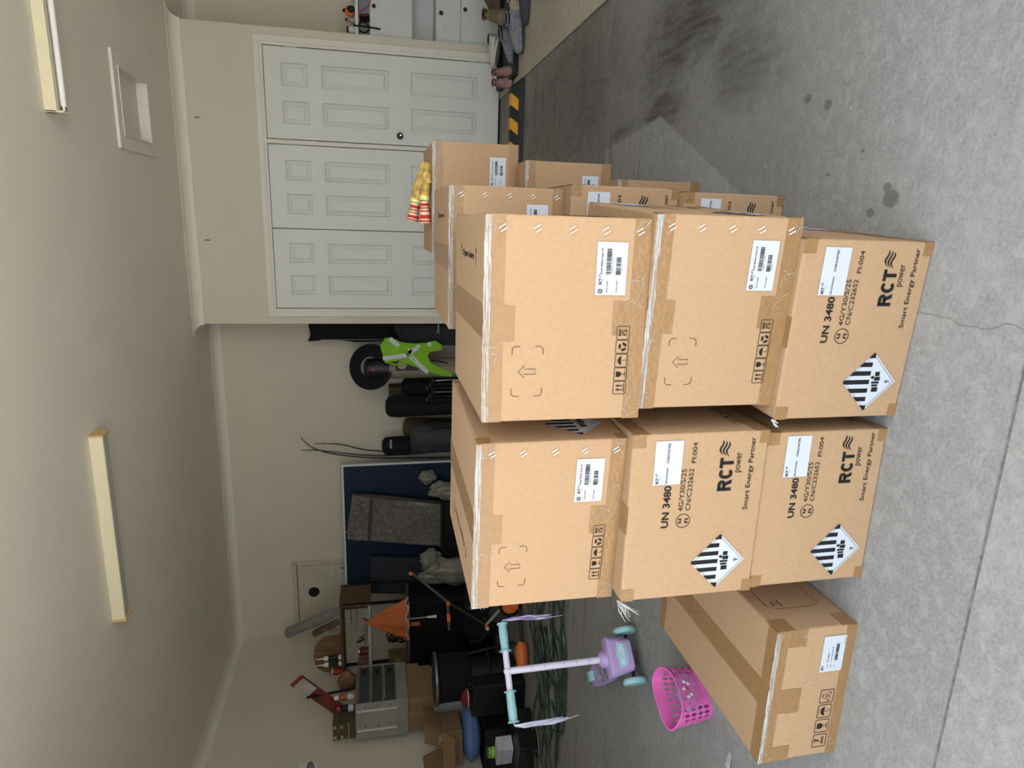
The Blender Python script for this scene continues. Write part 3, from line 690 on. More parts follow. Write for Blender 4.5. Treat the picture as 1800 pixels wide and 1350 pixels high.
# --- yellow work gloves on the farthest stack
GLV = mat('yellow_latex', (.46, .30, .075), .7, var=.45, scale=45, bump=.2); KNIT = mat('cream_knit', (.72, .60, .36), .9, bump=.3, bscale=500); STRIPE = mat('red_knit', (.45, .03, .025), .9)
HIV = mat('lime_band', (.68, .72, .22), .7, var=.2, scale=80)
def glove(label, path, rad, cuff, crad, fingers, tongue):
    base = path[-1]; t = wt('work_glove', label, 'glove', (cuff[-1][0], cuff[-1][1], .976), 'work gloves on the carton')
    g = [tube(path, rad, 14, flat=.72)]
    for f in fingers: g.append(tube(f[0], f[1], 10))
    wo('hand', g, GLV, t, smooth=True)
    wo('cuff', tube(cuff, crad, 16, flat=.75), KNIT, t, smooth=True)
    n = len(cuff)
    for i in range(n-1):
        a = Vector(cuff[i]); b = Vector(cuff[i+1])
        for q, wd in ((.08, .10), (.40, .28), (.80, .12)):
            p = a.lerp(b, q); e = a.lerp(b, q+wd); ra = (crad[i]+(crad[i+1]-crad[i])*q)*1.04+.0006; rb_ = (crad[i]+(crad[i+1]-crad[i])*(q+wd))*1.04+.0006
            wo('stripe', tube([p, e], [ra, rb_], 16, flat=.76), STRIPE, t, smooth=True)
    wo('size_band', tube([Vector(path[-2]).lerp(Vector(path[-1]), .2), Vector(path[-1])], [rad[-1]*1.06, rad[-1]*1.06], 14, flat=.75), HIV, t, smooth=True)
gy = 2.70
glove('yellow coated work glove with striped cuff, the upper one on the far carton',
      [(0.186, 2.700, 0.982), (0.159, 2.700, 1.000), (0.120, 2.700, 1.013), (0.085, 2.700, 1.024), (0.063, 2.700, 1.029)], [.028, .036, .037, .033, .029],
      [(0.068, 2.700, 1.029), (0.028, 2.700, 1.036), (-0.009, 2.700, 1.043)], [.026, .025, .031],
      [([(0.173, 2.700, 0.991), (0.202, 2.700, 0.997), (0.217, 2.700, 0.993)], [.020, .019, .012]), ([(0.171, 2.660, 0.983), (0.202, 2.660, 0.985), (0.211, 2.660, 0.981)], [.018, .017, .011])], None)
glove('yellow coated work glove with a gaping striped cuff, lying lowest on the far carton',
      [(0.143, 2.620, 0.990), (0.118, 2.620, 0.995), (0.092, 2.620, 0.999), (0.071, 2.620, 1.001)], [.019, .024, .026, .024],
      [(0.075, 2.620, 1.001), (0.037, 2.620, 0.999), (-0.014, 2.620, 0.997)], [.020, .022, .030],
      [([(0.139, 2.620, 0.990), (0.164, 2.620, 0.995), (0.174, 2.620, 0.990)], [.016, .015, .010]), ([(0.134, 2.600, 0.986), (0.157, 2.600, 0.986), (0.167, 2.600, 0.983)], [.013, .012, .008])], None)

# --- toy three-wheel scooter
LIL = mat('lilac_plastic', (.46, .33, .62), .4, var=.03); AQUA = mat('aqua_plastic', (.30, .56, .60), .4, var=.04); WLIL = mat('white_lilac_enamel', (.72, .68, .82), .3, var=.03)
fw = Vector((.735, -.678, 0)); ang = math.atan2(fw.y, fw.x)
s = thing('toy_scooter', 'lilac and aqua toy three-wheel scooter with handlebar streamers', 'scooter', (-1.965, 2.482, 0), ang)
def wheel(x, y, r, wd, nm='front_wheel'):
    wl = obj(nm, T(Mt(x, y, r, PI/2), lathe([(r*.55, -wd/2), (r*.92, -wd/2), (r, -wd/4), (r, wd/4), (r*.92, wd/2), (r*.55, wd/2)], 32)), AQUA, s, smooth=True)
    obj('wheel_disc', T(Mt(x, y, r, PI/2), lathe([(.01, -wd*.62), (r*.5, -wd*.40), (r*.62, -wd*.30), (r*.62, wd*.30), (r*.5, wd*.40), (.01, wd*.62)], 24)), mat('pale_aqua', (.44, .66, .70), .35), wl, smooth=True)
    obj('tread_band', T(Mt(x, y, r, PI/2), lathe([(r*1.004, -.002), (r*1.02, -.0015), (r*1.02, .0015), (r*1.004, .002)], 32)), mat('pale_aqua', (.44, .66, .70), .35), wl, smooth=True)
for y in (-.112, .112): wheel(.0, y, .054, .026)
wheel(-.53, 0, .050, .034, 'rear_wheel')
obj('axle', [cyl((0, -.118, .054), (0, .118, .054), .009, n=12), cyl((-.01, 0, .05), (-.03, 0, .10), .022, n=14)], BLACK, s)
bd = obj('front_body', T(Mt(.012, 0, .118), loft([[(x+z*-.12, (.082+.012*math.sin(z*20))*sy*k, z) for (x, sy, k) in ((.042, .80, 1), (.042, -.80, 1), (.02, -1, 1), (-.035, -1, 1), (-.055, -.7, 1), (-.055, .7, 1), (-.035, 1, 1), (.02, 1, 1))] for z in (-.062, -.05, 0, .035, .05)])), LIL, s, bevel=.008, smooth=True)
obj('column_socket', T(Mt(-.02, 0, .15), lathe([(.040, 0), (.038, .03), (.030, .045), (.020, .05)], 20)), LIL, bd, smooth=True)
PLM = Matrix.Translation((.0575, 0, .075)) @ Matrix.Rotation(-.12, 4, 'Y') @ Matrix(((0, 0, 1, 0), (1, 0, 0, 0), (0, 1, 0, 0), (0, 0, 0, 1)))
pl = obj('name_plate', prism([(-.060, .050), (-.045, .012), (.0, .004), (.045, .012), (.060, .050), (.0, .060)], .003), mat('ice_blue', (.36, .60, .72), .4), bd, M=PLM, bevel=.0008)
obj('plate_print', [text('FROZEN', -.043, .022, .043, .046, .03)], mat('white_ink', (.82, .82, .86), .5), pl, M=Matrix.Translation((0, 0, .0036)))
obj('deck', T(Mt(-.28, 0, .055), loft([[(x, y*k, z) for (x, y) in ((-.27, -.045), (-.17, -.062), (.05, -.068), (.22, -.045), (.27, -.03), (.27, .03), (.22, .045), (.05, .068), (-.17, .062), (-.27, .045))] for z, k in ((0, .85), (.012, 1.), (.03, 1.), (.036, .93))])), LIL, s, smooth=True)
dk = obj('deck_sticker', T(Mt(-.28, 0, .0915), prism([(-.15, -.05), (.06, -.055), (.15, -.04), (.15, .04), (.06, .055), (-.15, .05)], .0012)), mat('deck_art', (.10, .08, .14), .4, var=.6, scale=26, var2=(.55, .50, .75)), s)
obj('rear_fender', T(Mt(-.53, 0, .05), sheet(10, 4, lambda u, v: (-math.cos(.35+u*2.0)*.062, (v-.5)*.05, math.sin(.35+u*2.0)*.062), .005)), AQUA, s, smooth=True)
ctop = .632
obj('column', cyl((-.022, 0, .16), (-.050, 0, ctop), .0155, n=18), WLIL, s, smooth=True)
flk = []
for k, z in enumerate((.25, .31, .37, .46, .52)):
    for q in range(3):
        a = q*PI/3 + k; r_ = (.010, .007, .009, .006, .010)[k]
        flk.append(rect(-r_, -.0005, r_, .0005)); flk[-1] = T(Matrix.Translation((-.022-.028*(z-.16)/.472+.0158, 0, z)) @ Matrix(((0, 0, 1, 0), (1, 0, 0, 0), (0, 1, 0, 0), (0, 0, 0, 1))) @ Matrix.Rotation(a, 4, 'Z'), flk[-1])
obj('snowflake_print', flk, mat('lilac_ink', (.28, .24, .50), .6), s)
obj('handlebar', [cyl((-.050, -.205, ctop), (-.050, .205, ctop), .0145, n=18), ball((-.05, 0, ctop), .019)], WLIL, s, smooth=True)
for sy in (-1, 1):
    gp = obj('grip', T(Mt(-.05, sy*.085, ctop, -sy*PI/2), lathe([(.028, 0), (.028, .004), (.019, .006), (.0195, .05), (.021, .07), (.0195, .108), (.019, .120), (.026, .122), (.026, .128), (.012, .130)], 22)), AQUA, s, smooth=True)
    rnd = random.Random(5+sy); g = [[], []]
    for k in range(18):
        e = rnd.uniform(.20, .25) if k else .30; sp_ = .010
        y0 = sy*.213; p = [(-.05, y0, ctop), (-.05+rnd.uniform(-1, 1)*.006, y0+sy*.012, ctop-.003), (-.05+rnd.uniform(-1, 1)*sp_, y0+sy*.016+rnd.uniform(-1, 1)*.008, ctop-.05), (-.05+rnd.uniform(-1, 1)*sp_*1.2, y0+sy*.014+rnd.uniform(-1, 1)*sp_, ctop-e*.6), (-.05+rnd.uniform(-1, 1)*sp_*1.4, y0+sy*.010+rnd.uniform(-1, 1)*sp_, ctop-e)]
        g[k % 2].append(tube(p, [.006, .008, .008, .007, .004], 6, flat=.35))
    obj('streamer', g[0], WLIL, s); obj('streamer', g[1], mat('violet_foil', (.36, .26, .62), .3) if sy > 0 else mat('pale_foil', (.66, .70, .86), .3), s)

# --- pink bicycle basket
PINK = mat('pink_plastic', (.66, .13, .42), .4, var=.04)
bcx, bcy, brz = -1.732, 1.930, math.radians(60)
b = thing('bike_basket', 'pink plastic bicycle basket with oval holes on the concrete floor', 'basket', (bcx, bcy, 0), brz)
NB = 28; HB = .145
def bwall(a, t):
    """point on the basket wall: a around, t up; flat back at +y"""
    k = .84+.16*t; ca, sa = math.cos(a), math.sin(a)
    x = .106*k*math.copysign(abs(ca)**.62, ca); y = .066*k*math.copysign(abs(sa)**.62, sa)
    z = HB*t
    if t > .99: z -= .030*max(0, math.cos(a+PI/2))**2 - .012*max(0, math.sin(a))
    return Vector((x, y, z))
# angles at equal steps along the wall
_s = [bwall(2*PI*i/720, 1.) for i in range(721)]; _l = [0.]
for p_, q_ in zip(_s, _s[1:]): _l.append(_l[-1]+math.hypot(p_.x-q_.x, p_.y-q_.y))
def even(k): 
    t_ = (k % NB)/NB*_l[-1]; i_ = next(n_ for n_ in range(720) if _l[n_+1] >= t_); return 2*PI*(i_+(t_-_l[i_])/max(1e-9, _l[i_+1]-_l[i_]))/720
v = []; f = []
def add(q): v.append(tuple(q)); return len(v)-1
def bw2(a, t, ins):
    p = bwall(a, t); return p if not ins else Vector((p.x*(1-.030), p.y*(1-.045), p.z))
rows_ = [0., .06, .25, .44, .63, .82, 1.0]
for i in range(NB):
    a0, a1 = even(i), even(i+1)
    if a1 < a0: a1 += 2*PI
    for j in range(len(rows_)-1):
        t0, t1 = rows_[j], rows_[j+1]
        am = bwall((a0+a1)/2, 1.); front = am.y < -.02 and abs(am.x) < .058     # plain front shield for the emblem
        hole = 1 <= j <= 4 and not front
        c = [(a0, t0), (a1, t0), (a1, t1), (a0, t1)]
        if not hole:
            f.append(tuple(add(bw2(*q, 0)) for q in c)); f.append(tuple(add(bw2(*q, 1)) for q in reversed(c))); continue
        o8 = [(0, 0), (.5, 0), (1, 0), (1, .5), (1, 1), (.5, 1), (0, 1), (0, .5)]
        n8 = [(.5+.36*math.cos(x), .5+.42*math.sin(x)) for x in [PI*1.25+k*PI/4 for k in range(8)]]
        R4 = [[add(bw2(a0+(a1-a0)*q[0], t0+(t1-t0)*q[1], ins)) for q in l] for l in (o8, n8) for ins in (0, 1)]
        for k in range(8):
            m_ = (k+1) % 8
            f.append((R4[0][k], R4[0][m_], R4[2][m_], R4[2][k])); f.append((R4[1][m_], R4[1][k], R4[3][k], R4[3][m_])); f.append((R4[2][k], R4[2][m_], R4[3][m_], R4[3][k]))
obj('shell', (v, f), PINK, b)
obj('base', prism([tuple(bwall(2*PI*i/32, 0.))[:2] for i in range(32)], .004), PINK, b)
obj('rim', tube([bwall(2*PI*i/64, 1.)+Vector((0, 0, .001)) for i in range(64)], .0042, 8, closed=True), PINK, b, smooth=True)
em = sheet(14, 10, lambda u, w_: tuple(bwall(-PI/2+(u-.5)*1.0, .56+(w_-.5)*.55)*1.02 + Vector((0, -.0025, 0))), .001)
# oval emblem cut to an ellipse on the curved front
ev = []; ef = []
for i in range(6):
    for k in range(28):
        r_ = i/5; q = 2*PI*k/28; ev.append(tuple(bwall(-PI/2+.50*r_*math.cos(q), .55+.30*r_*math.sin(q)) + Vector((0, -.0045, 0))))
for i in range(5):
    for k in range(28): ef.append((i*28+k, i*28+(k+1) % 28, (i+1)*28+(k+1) % 28, (i+1)*28+k))
eo = obj('emblem', (ev, ef), mat('emblem_pink', (.50, .14, .36), .4, var=.1, scale=30), b, smooth=True)
def onface(q, r): return tuple(bwall(-PI/2+q, r) + Vector((0, -.0060, 0)))
eg = []
for q, r_ in ((-.34, .62), (-.2, .72), (.05, .78), (.27, .73), (.38, .6), (.3, .40), (-.3, .40), (.0, .33)): eg.append(ball(onface(q, r_), (.004, .001, .003), 8, 6))
obj('emblem_dots', eg, mat('emblem_violet', (.24, .10, .35), .5), eo)
obj('emblem_flower', [ball(onface(.13*math.cos(a), .56+.085*math.sin(a)), (.0065, .0012, .0065), 10, 6) for a in [.3+2*PI*i/5 for i in range(5)]], mat('emblem_white', (.60, .62, .66), .5), eo)
obj('emblem_centre', [ball(onface(0, .56), (.007, .0016, .006), 12, 6)], mat('emblem_red', (.45, .06, .08), .5), eo)
ct = thing('cloth_scrap', 'crumpled lilac cloth inside the pink basket', 'cloth', (bcx, bcy, .006), brz)
obj('folded_cloth', ball((-.01, 0, .045), (.06, .034, .04), 18, 12, .10, 4), mat('lilac_cloth', (.25, .18, .45), .8, var=.5, scale=30, var2=(.5, .5, .8)), ct, smooth=True)

# --- loops of dark green cable
rnd = random.Random(12); pts = []
NL = 8
ax0, ax1 = Vector((-2.30, 4.05, 0)), Vector((-4.02, 3.74, 0))
mid = (ax0+ax1)/2; du = (ax1-ax0)/2; dn = Vector((-du.y, du.x, 0)).normalized()
for k in range(NL):
    la = rnd.uniform(.35, .80); wb = rnd.choice((.10, .16, .22, .30, .36)); oc = rnd.uniform(-.14, .14); ou = rnd.uniform(-.50, .42); ph = rnd.uniform(0, 6); h2 = rnd.uniform(.02, .09)
    for i in range(22):
        a = 2*PI*i/22; w_ = wb*(1+.35*math.sin(2*a+ph))
        p = mid + du*(la*math.cos(a)+ou+.05*math.sin(3*a+ph)) + dn*(w_*math.sin(a)+oc + h2*math.sin(4*a+ph))
        pts.append((p.x, p.y, .011 + .0045*k*(.5+.5*math.sin(3*a+ph)) + .004*(1+math.sin(7*a+k))))
    if k % 3 == 1:      # a small extra curl
        c = Vector(pts[-1]); r_ = rnd.uniform(.09, .16)
        for i in range(1, 12): a = 2*PI*i/12; pts.append((c.x+r_*math.sin(a)*1.6, c.y+r_*(1-math.cos(a)), .02+.01*math.sin(a)))
def smooth_path(P, n=2):
    o = []
    for i in range(len(P)-1):
        p0 = Vector(P[max(i-1, 0)]); p1 = Vector(P[i]); p2 = Vector(P[i+1]); p3 = Vector(P[min(i+2, len(P)-1)])
        for k in range(n):
            t = k/n; o.append(tuple(.5*((2*p1)+(p2-p0)*t+(2*p0-5*p1+4*p2-p3)*t*t+(3*p1-p0-3*p2+p3)*t*t*t)))
    return o+[tuple(P[-1])]
tag(obj('green_cable', tube(smooth_path(pts, 3), .0092, 8), mat('dark_green_rubber', (.040, .062, .045), .32, var=.4), smooth=True), 'long dark green cable lying in loose loops behind the scooter', 'cable')

# --- striped wheel stop on the floor in front of the closet
x0, x1, y0 = -.69, 1.11, 5.40
ws = thing('wheel_stop', 'black rubber wheel stop with yellow stripes in front of the closet', 'wheel stop', ((x0+x1)/2, y0+.10, 0))
prof = [(-.10, 0), (-.085, .045), (-.035, .095), (.055, .095), (.09, .05), (.10, 0)]
L_ = (x1-x0)/2
obj('body', loft([[(x, q[0]*ky, max(q[1]*kz, 0)) for q in prof] for x, ky, kz in ((-L_, .9, .18), (-L_+.06, 1, 1), (L_-.06, 1, 1), (L_, .9, .18))]), mat('black_rubber', (.022, .024, .028), .7, var=.2, bump=.3), ws, bevel=.006)
YEL = mat('yellow_tape', (.72, .36, .03), .5, var=.1)
for k in range(9):
    a = L_-.115-k*.181
    if a-.1 < -L_+.05: break
    a1, a0 = a, a-.088
    obj('stripe', T(Matrix.Identity(4), sheet(2, 4, lambda u, w_: (a0+(a1-a0)*u-.05*(1-w_), -.0865+.0505*w_-.0012, .0462+.0508*w_+.0012), .0016)), YEL, ws)
    obj('stripe', bx(a0, a1, -.034, .045, .0953, .0968), YEL, ws)

# --- shoes by the drawers
def shoe(label, loc, rz, ln, up, sole, lace=None, tall=.095, tilt=0., accent=None, grp='shoes heaped by the drawers'):
    t = thing('shoe', label, 'shoe', loc, rz, grp); t.rotation_euler = (tilt, 0, rz)
    o_ = []
    for i in range(20):
        a = 2*PI*i/20; x = math.cos(a); y = math.sin(a); k = .36+.10*x+.04*math.sin(2*a)
        o_.append((ln/2*x, ln*k*.56*y))
    obj('sole', loft([[(p[0]*s_, p[1]*s_, z) for p in o_] for z, s_ in ((0, .96), (.006, 1.), (.022, 1.), (.026, .97))]), sole, t, smooth=True)
    R = []
    for x, wd, hh in ((-.485, .62, .66), (-.46, .90, .97), (-.38, .98, 1.0), (-.22, .96, .90), (-.06, .88, .84), (.08, .96, .72), (.22, 1.02, .58), (.35, .98, .48), (.44, .78, .38), (.49, .42, .22)):
        hw = ln*.20*wd; top = .024+(tall-.024)*hh
        R.append([(x*ln, hw*math.cos(q)*(1-.12*max(0, math.sin(q))**2), .02+(top-.02)*max(0, math.sin(q))**.8) for q in [-.0001+PI*i/10 for i in range(11)]] + [(x*ln, -hw*.5, .018), (x*ln, hw*.5, .018)])
    u = obj('upper', loft(R), up, t, smooth=True)
    obj('opening', T(Mt(-.31*ln, 0, tall*.965, 0, .12), lathe([(.001, .002), (.8, .004), (1., .005), (1.0, -.012)], 18, Matrix.Diagonal((ln*.16, ln*.145, 1., 1.)))), BLACKC, u, smooth=True)
    obj('collar', T(Mt(-.31*ln, 0, tall*.965+.004, 0, .12), tube([(ln*.165*math.cos(a), ln*.15*math.sin(a), 0) for a in [2*PI*i/20 for i in range(20)]], .006, 6, closed=True)), up, u, smooth=True)
    if lace:
        g = []
        for k in range(4):
            x = -.10*ln+k*.06*ln; z = .024+(tall-.024)*(.86-.09*k)+.004
            g.append(tube([(x, -ln*.12, z-.016), (x+.004, 0, z+.003), (x, ln*.12, z-.016)], .003, 6))
        obj('laces', g, lace, u)
    if accent: obj('side_stripe', [bx(-.12*ln+k*.09*ln, -.07*ln+k*.09*ln, -ln*.195, ln*.195, .030, .055) for k in range(2)], accent, u)
    return t
TANS = mat('tan_suede', (.26, .19, .14), .9, var=.15, bump=.2); GUM = mat('gum_sole', (.42, .30, .16), .7); PINKS = mat('dusty_pink', (.34, .20, .19), .9, var=.2); KHAKI = mat('khaki_mesh', (.17, .145, .095), .9, var=.2, bump=.3)
WHT = mat('white_leather', (.62, .60, .54), .6); GREYS = mat('grey_knit', (.22, .23, .27), .9, var=.3, scale=60, bump=.3); NAVY = mat('navy_sole', (.045, .05, .065), .7); BRN = mat('brown_suede', (.12, .085, .06), .9, var=.3)
def A3(p, z): return (p[0], p[1], z)
shoe('small pink child shoe with gum sole, nearest the wheel stop', A3((1.152, 5.905, 0.040), .025), math.radians(-98), .21, PINKS, GUM, TANS, .135)
shoe('small pink child shoe with gum sole, touching the white slip-on', A3((1.239, 5.918, 0.040), .025), math.radians(-95), .21, PINKS, GUM, TANS, .135)
shoe('white slip-on shoe against the door frame', A3((1.452, 6.178, 0.040), .085), math.radians(150), .26, WHT, WHT, None, .10, tilt=.5)
shoe('grey knit running shoe nearest the camera side of the heap', A3((1.436, 5.476, 0.040), .014), math.radians(188), .31, GREYS, NAVY, NAVY, .135)
shoe('grey knit running shoe behind its pair', A3((1.416, 5.778, 0.040), .014), math.radians(198), .30, GREYS, NAVY, NAVY, .13)
shoe('khaki trail shoe standing high on the heap', A3((1.612, 5.741, 0.120), .125), math.radians(250), .29, KHAKI, BRN, mat('yellow_lace', (.5, .38, .06), .7), .15)
shoe('dark navy shoe at the frame edge', A3((1.590, 5.307, 0.030), .014), math.radians(170), .28, NAVY, NAVY, None, .09)
shoe('cream sneaker with side stripes under the khaki shoe', A3((1.608, 5.494, 0.060), .014), math.radians(175), .28, mat('cream_leather', (.40, .34, .27), .7), WHT, None, .13, accent=WHT)
shoe('brown suede shoe on top at the frame edge', A3((1.783, 5.964, 0.120), .13), math.radians(215), .28, BRN, BRN, None, .14)
mt = (1.281, 5.959, 0.013)
tag(obj('boot_tray', [bx(1.16, 1.95, 5.62, 6.36, .0135, .020), bx(1.16, 1.95, 5.62, 5.64, .020, .060), bx(1.16, 1.95, 6.34, 6.36, .020, .060), bx(1.16, 1.18, 5.64, 6.34, .020, .060), bx(1.93, 1.95, 5.64, 6.34, .020, .060)], BLACK, bevel=.004), 'low black boot tray under the heap of shoes', 'tray')
tag(obj('leaf', sheet(6, 3, lambda u, w_: (1.10+.05*u, 3.50+.03*(w_-.5)*math.sin(PI*u), .014+.012*math.sin(PI*u)), .0008), mat('green_leaf', (.10, .32, .04), .6)), 'bright green leaf on the slab edge', 'leaf')
tag(obj('paper_scrap', sheet(5, 3, lambda u, w_: (-1.834, 1.686, 0.000)[:2] and ((-1.834, 1.686, 0.000)[0]-.02+.06*u, (-1.834, 1.686, 0.000)[1]+.03*w_, .003+.004*math.sin(3*u+2*w_)), .0005), PAPER), 'white paper scrap on the floor by the low carton', 'paper')

# --- things on the drawer cabinet's open shelf and top
def P3(p, z=None, y=None): return (p[0], p[1] if y is None else y, p[2] if z is None else z)
q = (1.773, 6.580, 1.342)
tag(obj('orange_ball', ball((q[0], 6.58, 1.312+.046), .046, 20, 14), ORANGE, smooth=True), 'orange ball on the cabinet top shelf', 'ball')
hs = wt('ear_muffs', 'black ear muffs on the cabinet top shelf', 'ear muffs', (1.78, 6.60, 1.312))
obj('headband', tube([(.0, .06*math.cos(a), .02+.085*math.sin(a)) for a in [PI*i/12 for i in range(13)]], .008, 8), BLACK, hs, smooth=True)
for sy in (-1, 1): obj('ear_cup', ball((0, sy*.06, .034), (.03, .02, .034), 14, 10), BLACK, hs, smooth=True)
jr = wt('small_jar', 'small white jar with dark lid on the cabinet top, nearest the closet', 'jar', (1.63, 6.60, 1.312))
obj('glass', lathe([(.028, 0), (.03, .01), (.03, .05), (.024, .06)], 18), WHITEP, jr, smooth=True); obj('lid', lathe([(.026, .06), (.026, .075), (.02, .078)], 18), BLACK, jr, smooth=True)
bt = wt('small_bottle', 'small pinkish bottle among the things on the cabinet top', 'bottle', (1.70, 6.57, 1.312))
obj('glass', lathe([(.02, 0), (.022, .01), (.022, .05), (.010, .06), (.010, .07)], 16), mat('pinkish_plastic', (.45, .30, .28), .5), bt, smooth=True); obj('cap', lathe([(.013, .068), (.013, .086), (.01, .088)], 16), BLACK, bt, smooth=True)
st_ = (1.634, 6.470, 1.294); en = (1.629, 6.470, 1.093)
tag(obj('braided_strap', tube(smooth_path([(st_[0]+.03, 6.56, 1.322), (st_[0]+.01, 6.50, 1.322), (st_[0], 6.478, 1.30), (st_[0], 6.470, 1.24), (en[0], 6.475, 1.16), (en[0]-.004, 6.480, en[2])], 4), .007, 8), BLACKC, smooth=True), 'black braided strap hanging over the cabinet shelf', 'strap')
tag(obj('cable_coil', [tube([(1.66+.035*math.cos(a)*1.2, 6.60+k*.012, 1.24+.046*math.sin(a)) for a in [2*PI*i/20 for i in range(20)]], .004, 6, closed=True) for k in range(3)], BLACK, smooth=True), 'coil of thin black cable inside the open shelf', 'cable')
tag(obj('pink_ribbon', [tube(smooth_path([(1.75, 6.49, 1.275), (1.80, 6.485, 1.20), (1.80, 6.486, 1.195), (1.93, 6.486, 1.15), (1.96, 6.486, 1.16)], 4), .008, 8, flat=.4)], mat('magenta_ribbon', (.42, .03, .16), .6), smooth=True), 'magenta ribbon trailing from the open shelf over the drawer', 'ribbon')
tag(obj('dark_folder', T(Mt(1.76, 6.72, 1.187, 0, -.08, 0), bx(0, .02, -.1, .1, 0, .088)), mat('maroon_card', (.14, .02, .03), .6), bevel=.002), 'dark maroon folder standing in the open shelf', 'folder')

# ------------------------------------------------------------------ things along the back wall
def outline_slab(pts, y0, y1):
    """outline given as world points; extruded in depth between y0 and y1"""
    n = len(pts); v = [(p[0], y0, p[2]) for p in pts]+[(p[0], y1, p[2]) for p in pts]
    f = [tuple(range(n)), tuple(range(2*n-1, n-1, -1))]+[(i, n+i, n+(i+1) % n, (i+1) % n) for i in range(n)]
    return v, f
# folded table tennis table
BLUE = mat('table_blue', (.007, .017, .042), .55, var=.12, scale=4)
tx0, tx1, tz1 = -4.145, -2.585, 1.578
tt = wt('folding_table', 'dark blue table tennis table folded upright with a white edge', 'table', ((tx0+tx1)/2, 6.80, 0))
wo('table_top', bx(tx0+.02, tx1-.02, 6.775, 6.80, .16, tz1-.02), BLUE, tt)
wo('white_edge', [bx(tx0, tx1, 6.773, 6.802, tz1-.022, tz1), bx(tx0, tx0+.022, 6.773, 6.802, .14, tz1-.022), bx(tx1-.022, tx1, 6.773, 6.802, .14, tz1-.022), bx(tx0+.022, tx1-.022, 6.773, 6.802, .14, .162)], WHITEP, tt, bevel=.002)
wo('centre_line', bx(-3.376, -3.370, 6.7735, 6.776, .17, tz1-.02), WHITEP, tt)
for x in (tx0+.25, tx1-.25): wo('leg', bx(x-.02, x+.02, 6.80, 6.84, 0, 1.2), STEEL, tt)
# wrapped bundle on the black chest
ch = wt('black_chest', 'plain black chest under the film-wrapped bundle', 'chest', (-3.25, 6.5, 0))
c0 = (-2.909, 6.350, 0.544); c1 = (-3.660, 6.350, 0.079)
wo('chest_body', bx(c1[0], c0[0], 6.35, 6.70, 0, c0[2]-.03), BLACK, ch, bevel=.01); wo('chest_lid', bx(c1[0]-.006, c0[0]+.006, 6.345, 6.705, c0[2]-.028, c0[2]), BLACK, ch, bevel=.006)
wo('latch', bx(c1[0]+.09, c1[0]+.12, 6.338, 6.345, c0[2]-.20, c0[2]-.175), WHITEP, ch)
a0 = (-2.847, 6.600, 1.471); a1 = (-3.345, 6.600, 1.521); a2 = (-3.423, 6.450, 0.538); a3 = (-2.941, 6.450, 0.540)
zb = c0[2]+.002
WR = mat('wrapped_board', (.105, .09, .07), .55, var=.25, scale=9, bump=.3, bscale=30)
bd_ = wt('wrapped_bundle', 'flat brown bundle wrapped in clear film leaning on the blue table', 'bundle', ((a2[0]+a3[0])/2, 6.5, zb))
def bund(u, v_):
    p = Vector(a2).lerp(Vector(a3), u); q = Vector(a1).lerp(Vector(a0), u); p.z = zb; r_ = p.lerp(q, v_)
    return (r_.x, r_.y+.012*math.sin(9*v_+3*u)*math.sin(PI*u), r_.z+(.012*math.sin(u*5) if v_ > .99 else 0))
wo('board', sheet(10, 14, bund, .085), WR, bd_, bevel=0, smooth=True)
wo('film_wrap', sheet(16, 20, lambda u, v_: tuple(Vector(bund(u, v_))+Vector((0, -.052-.004*math.sin(40*u+9*v_)-.003*math.sin(23*v_), 0))), .0006), film_mat('dull_film', (.26, .245, .215), .05, .45, .22, 22.), bd_)
wo('strap', [sheet(8, 2, lambda u, v_: tuple(Vector(bund(u, .76+.035*v_))+Vector((0, -.058, 0))), .001)], mat('dark_strap', (.05, .045, .04), .5), bd_)
# plastic bags
BAG = mat('grey_plastic_bag', (.22, .205, .165), .35, var=.3, scale=12, bump=.5, bscale=18)
def bag(label, cs, y, seed, group='crumpled plastic bags'):
    t = wt('plastic_bag', label, 'bag', (cs[0][0][0], y, 0.0), group)
    for k, (c, r) in enumerate(cs): wo('bag_body' if k == 0 else 'bag_fold', ball((c[0], c[1], max(c[2], r[2]*1.06)), r, 40, 26, .085, seed+k), BAG, t, smooth=True)
bag('crumpled pale plastic bag hanging beside the wrapped bundle', [((-2.675, 6.550, 0.671), (.075, .06, .085)), ((-2.793, 6.500, 0.536), (.085, .06, .10)), ((-2.816, 6.450, 0.204), (.10, .09, .30))], 6.5, 3)
bag('crumpled pale plastic bag below the black chest corner', [((-3.511, 6.280, 0.663), (.13, .07, .10)), ((-3.623, 6.240, 0.576), (.15, .07, .09)), ((-3.633, 6.220, 0.101), (.15, .09, .36))], 6.2, 8)
# slate foam mat
SLATE = mat('slate_foam', (.026, .030, .038), .85, var=.1)
f0 = (-3.650, 6.600, 1.281); f1 = (-4.037, 6.600, 1.320); fb = 6.46
def matf(u, v_):
    top = Vector(f1).lerp(Vector(f0)+Vector((.05, 0, 0)), u); bot = Vector((top.x-.09, fb, .004)); p = bot.lerp(top, v_); p.y += .02*math.sin(PI*v_); return tuple(p)
fm = wt('foam_mat', 'slate grey foam mat leaning against the blue table', 'mat', (f1[0], fb, 0))
wo('pad', sheet(6, 14, matf, .03), SLATE, fm); wo('strap', sheet(2, 14, lambda u, v_: tuple(Vector(matf(.30+.05*u, v_))+Vector((-.0, -.018, .012))), .002), BLACKC, fm)

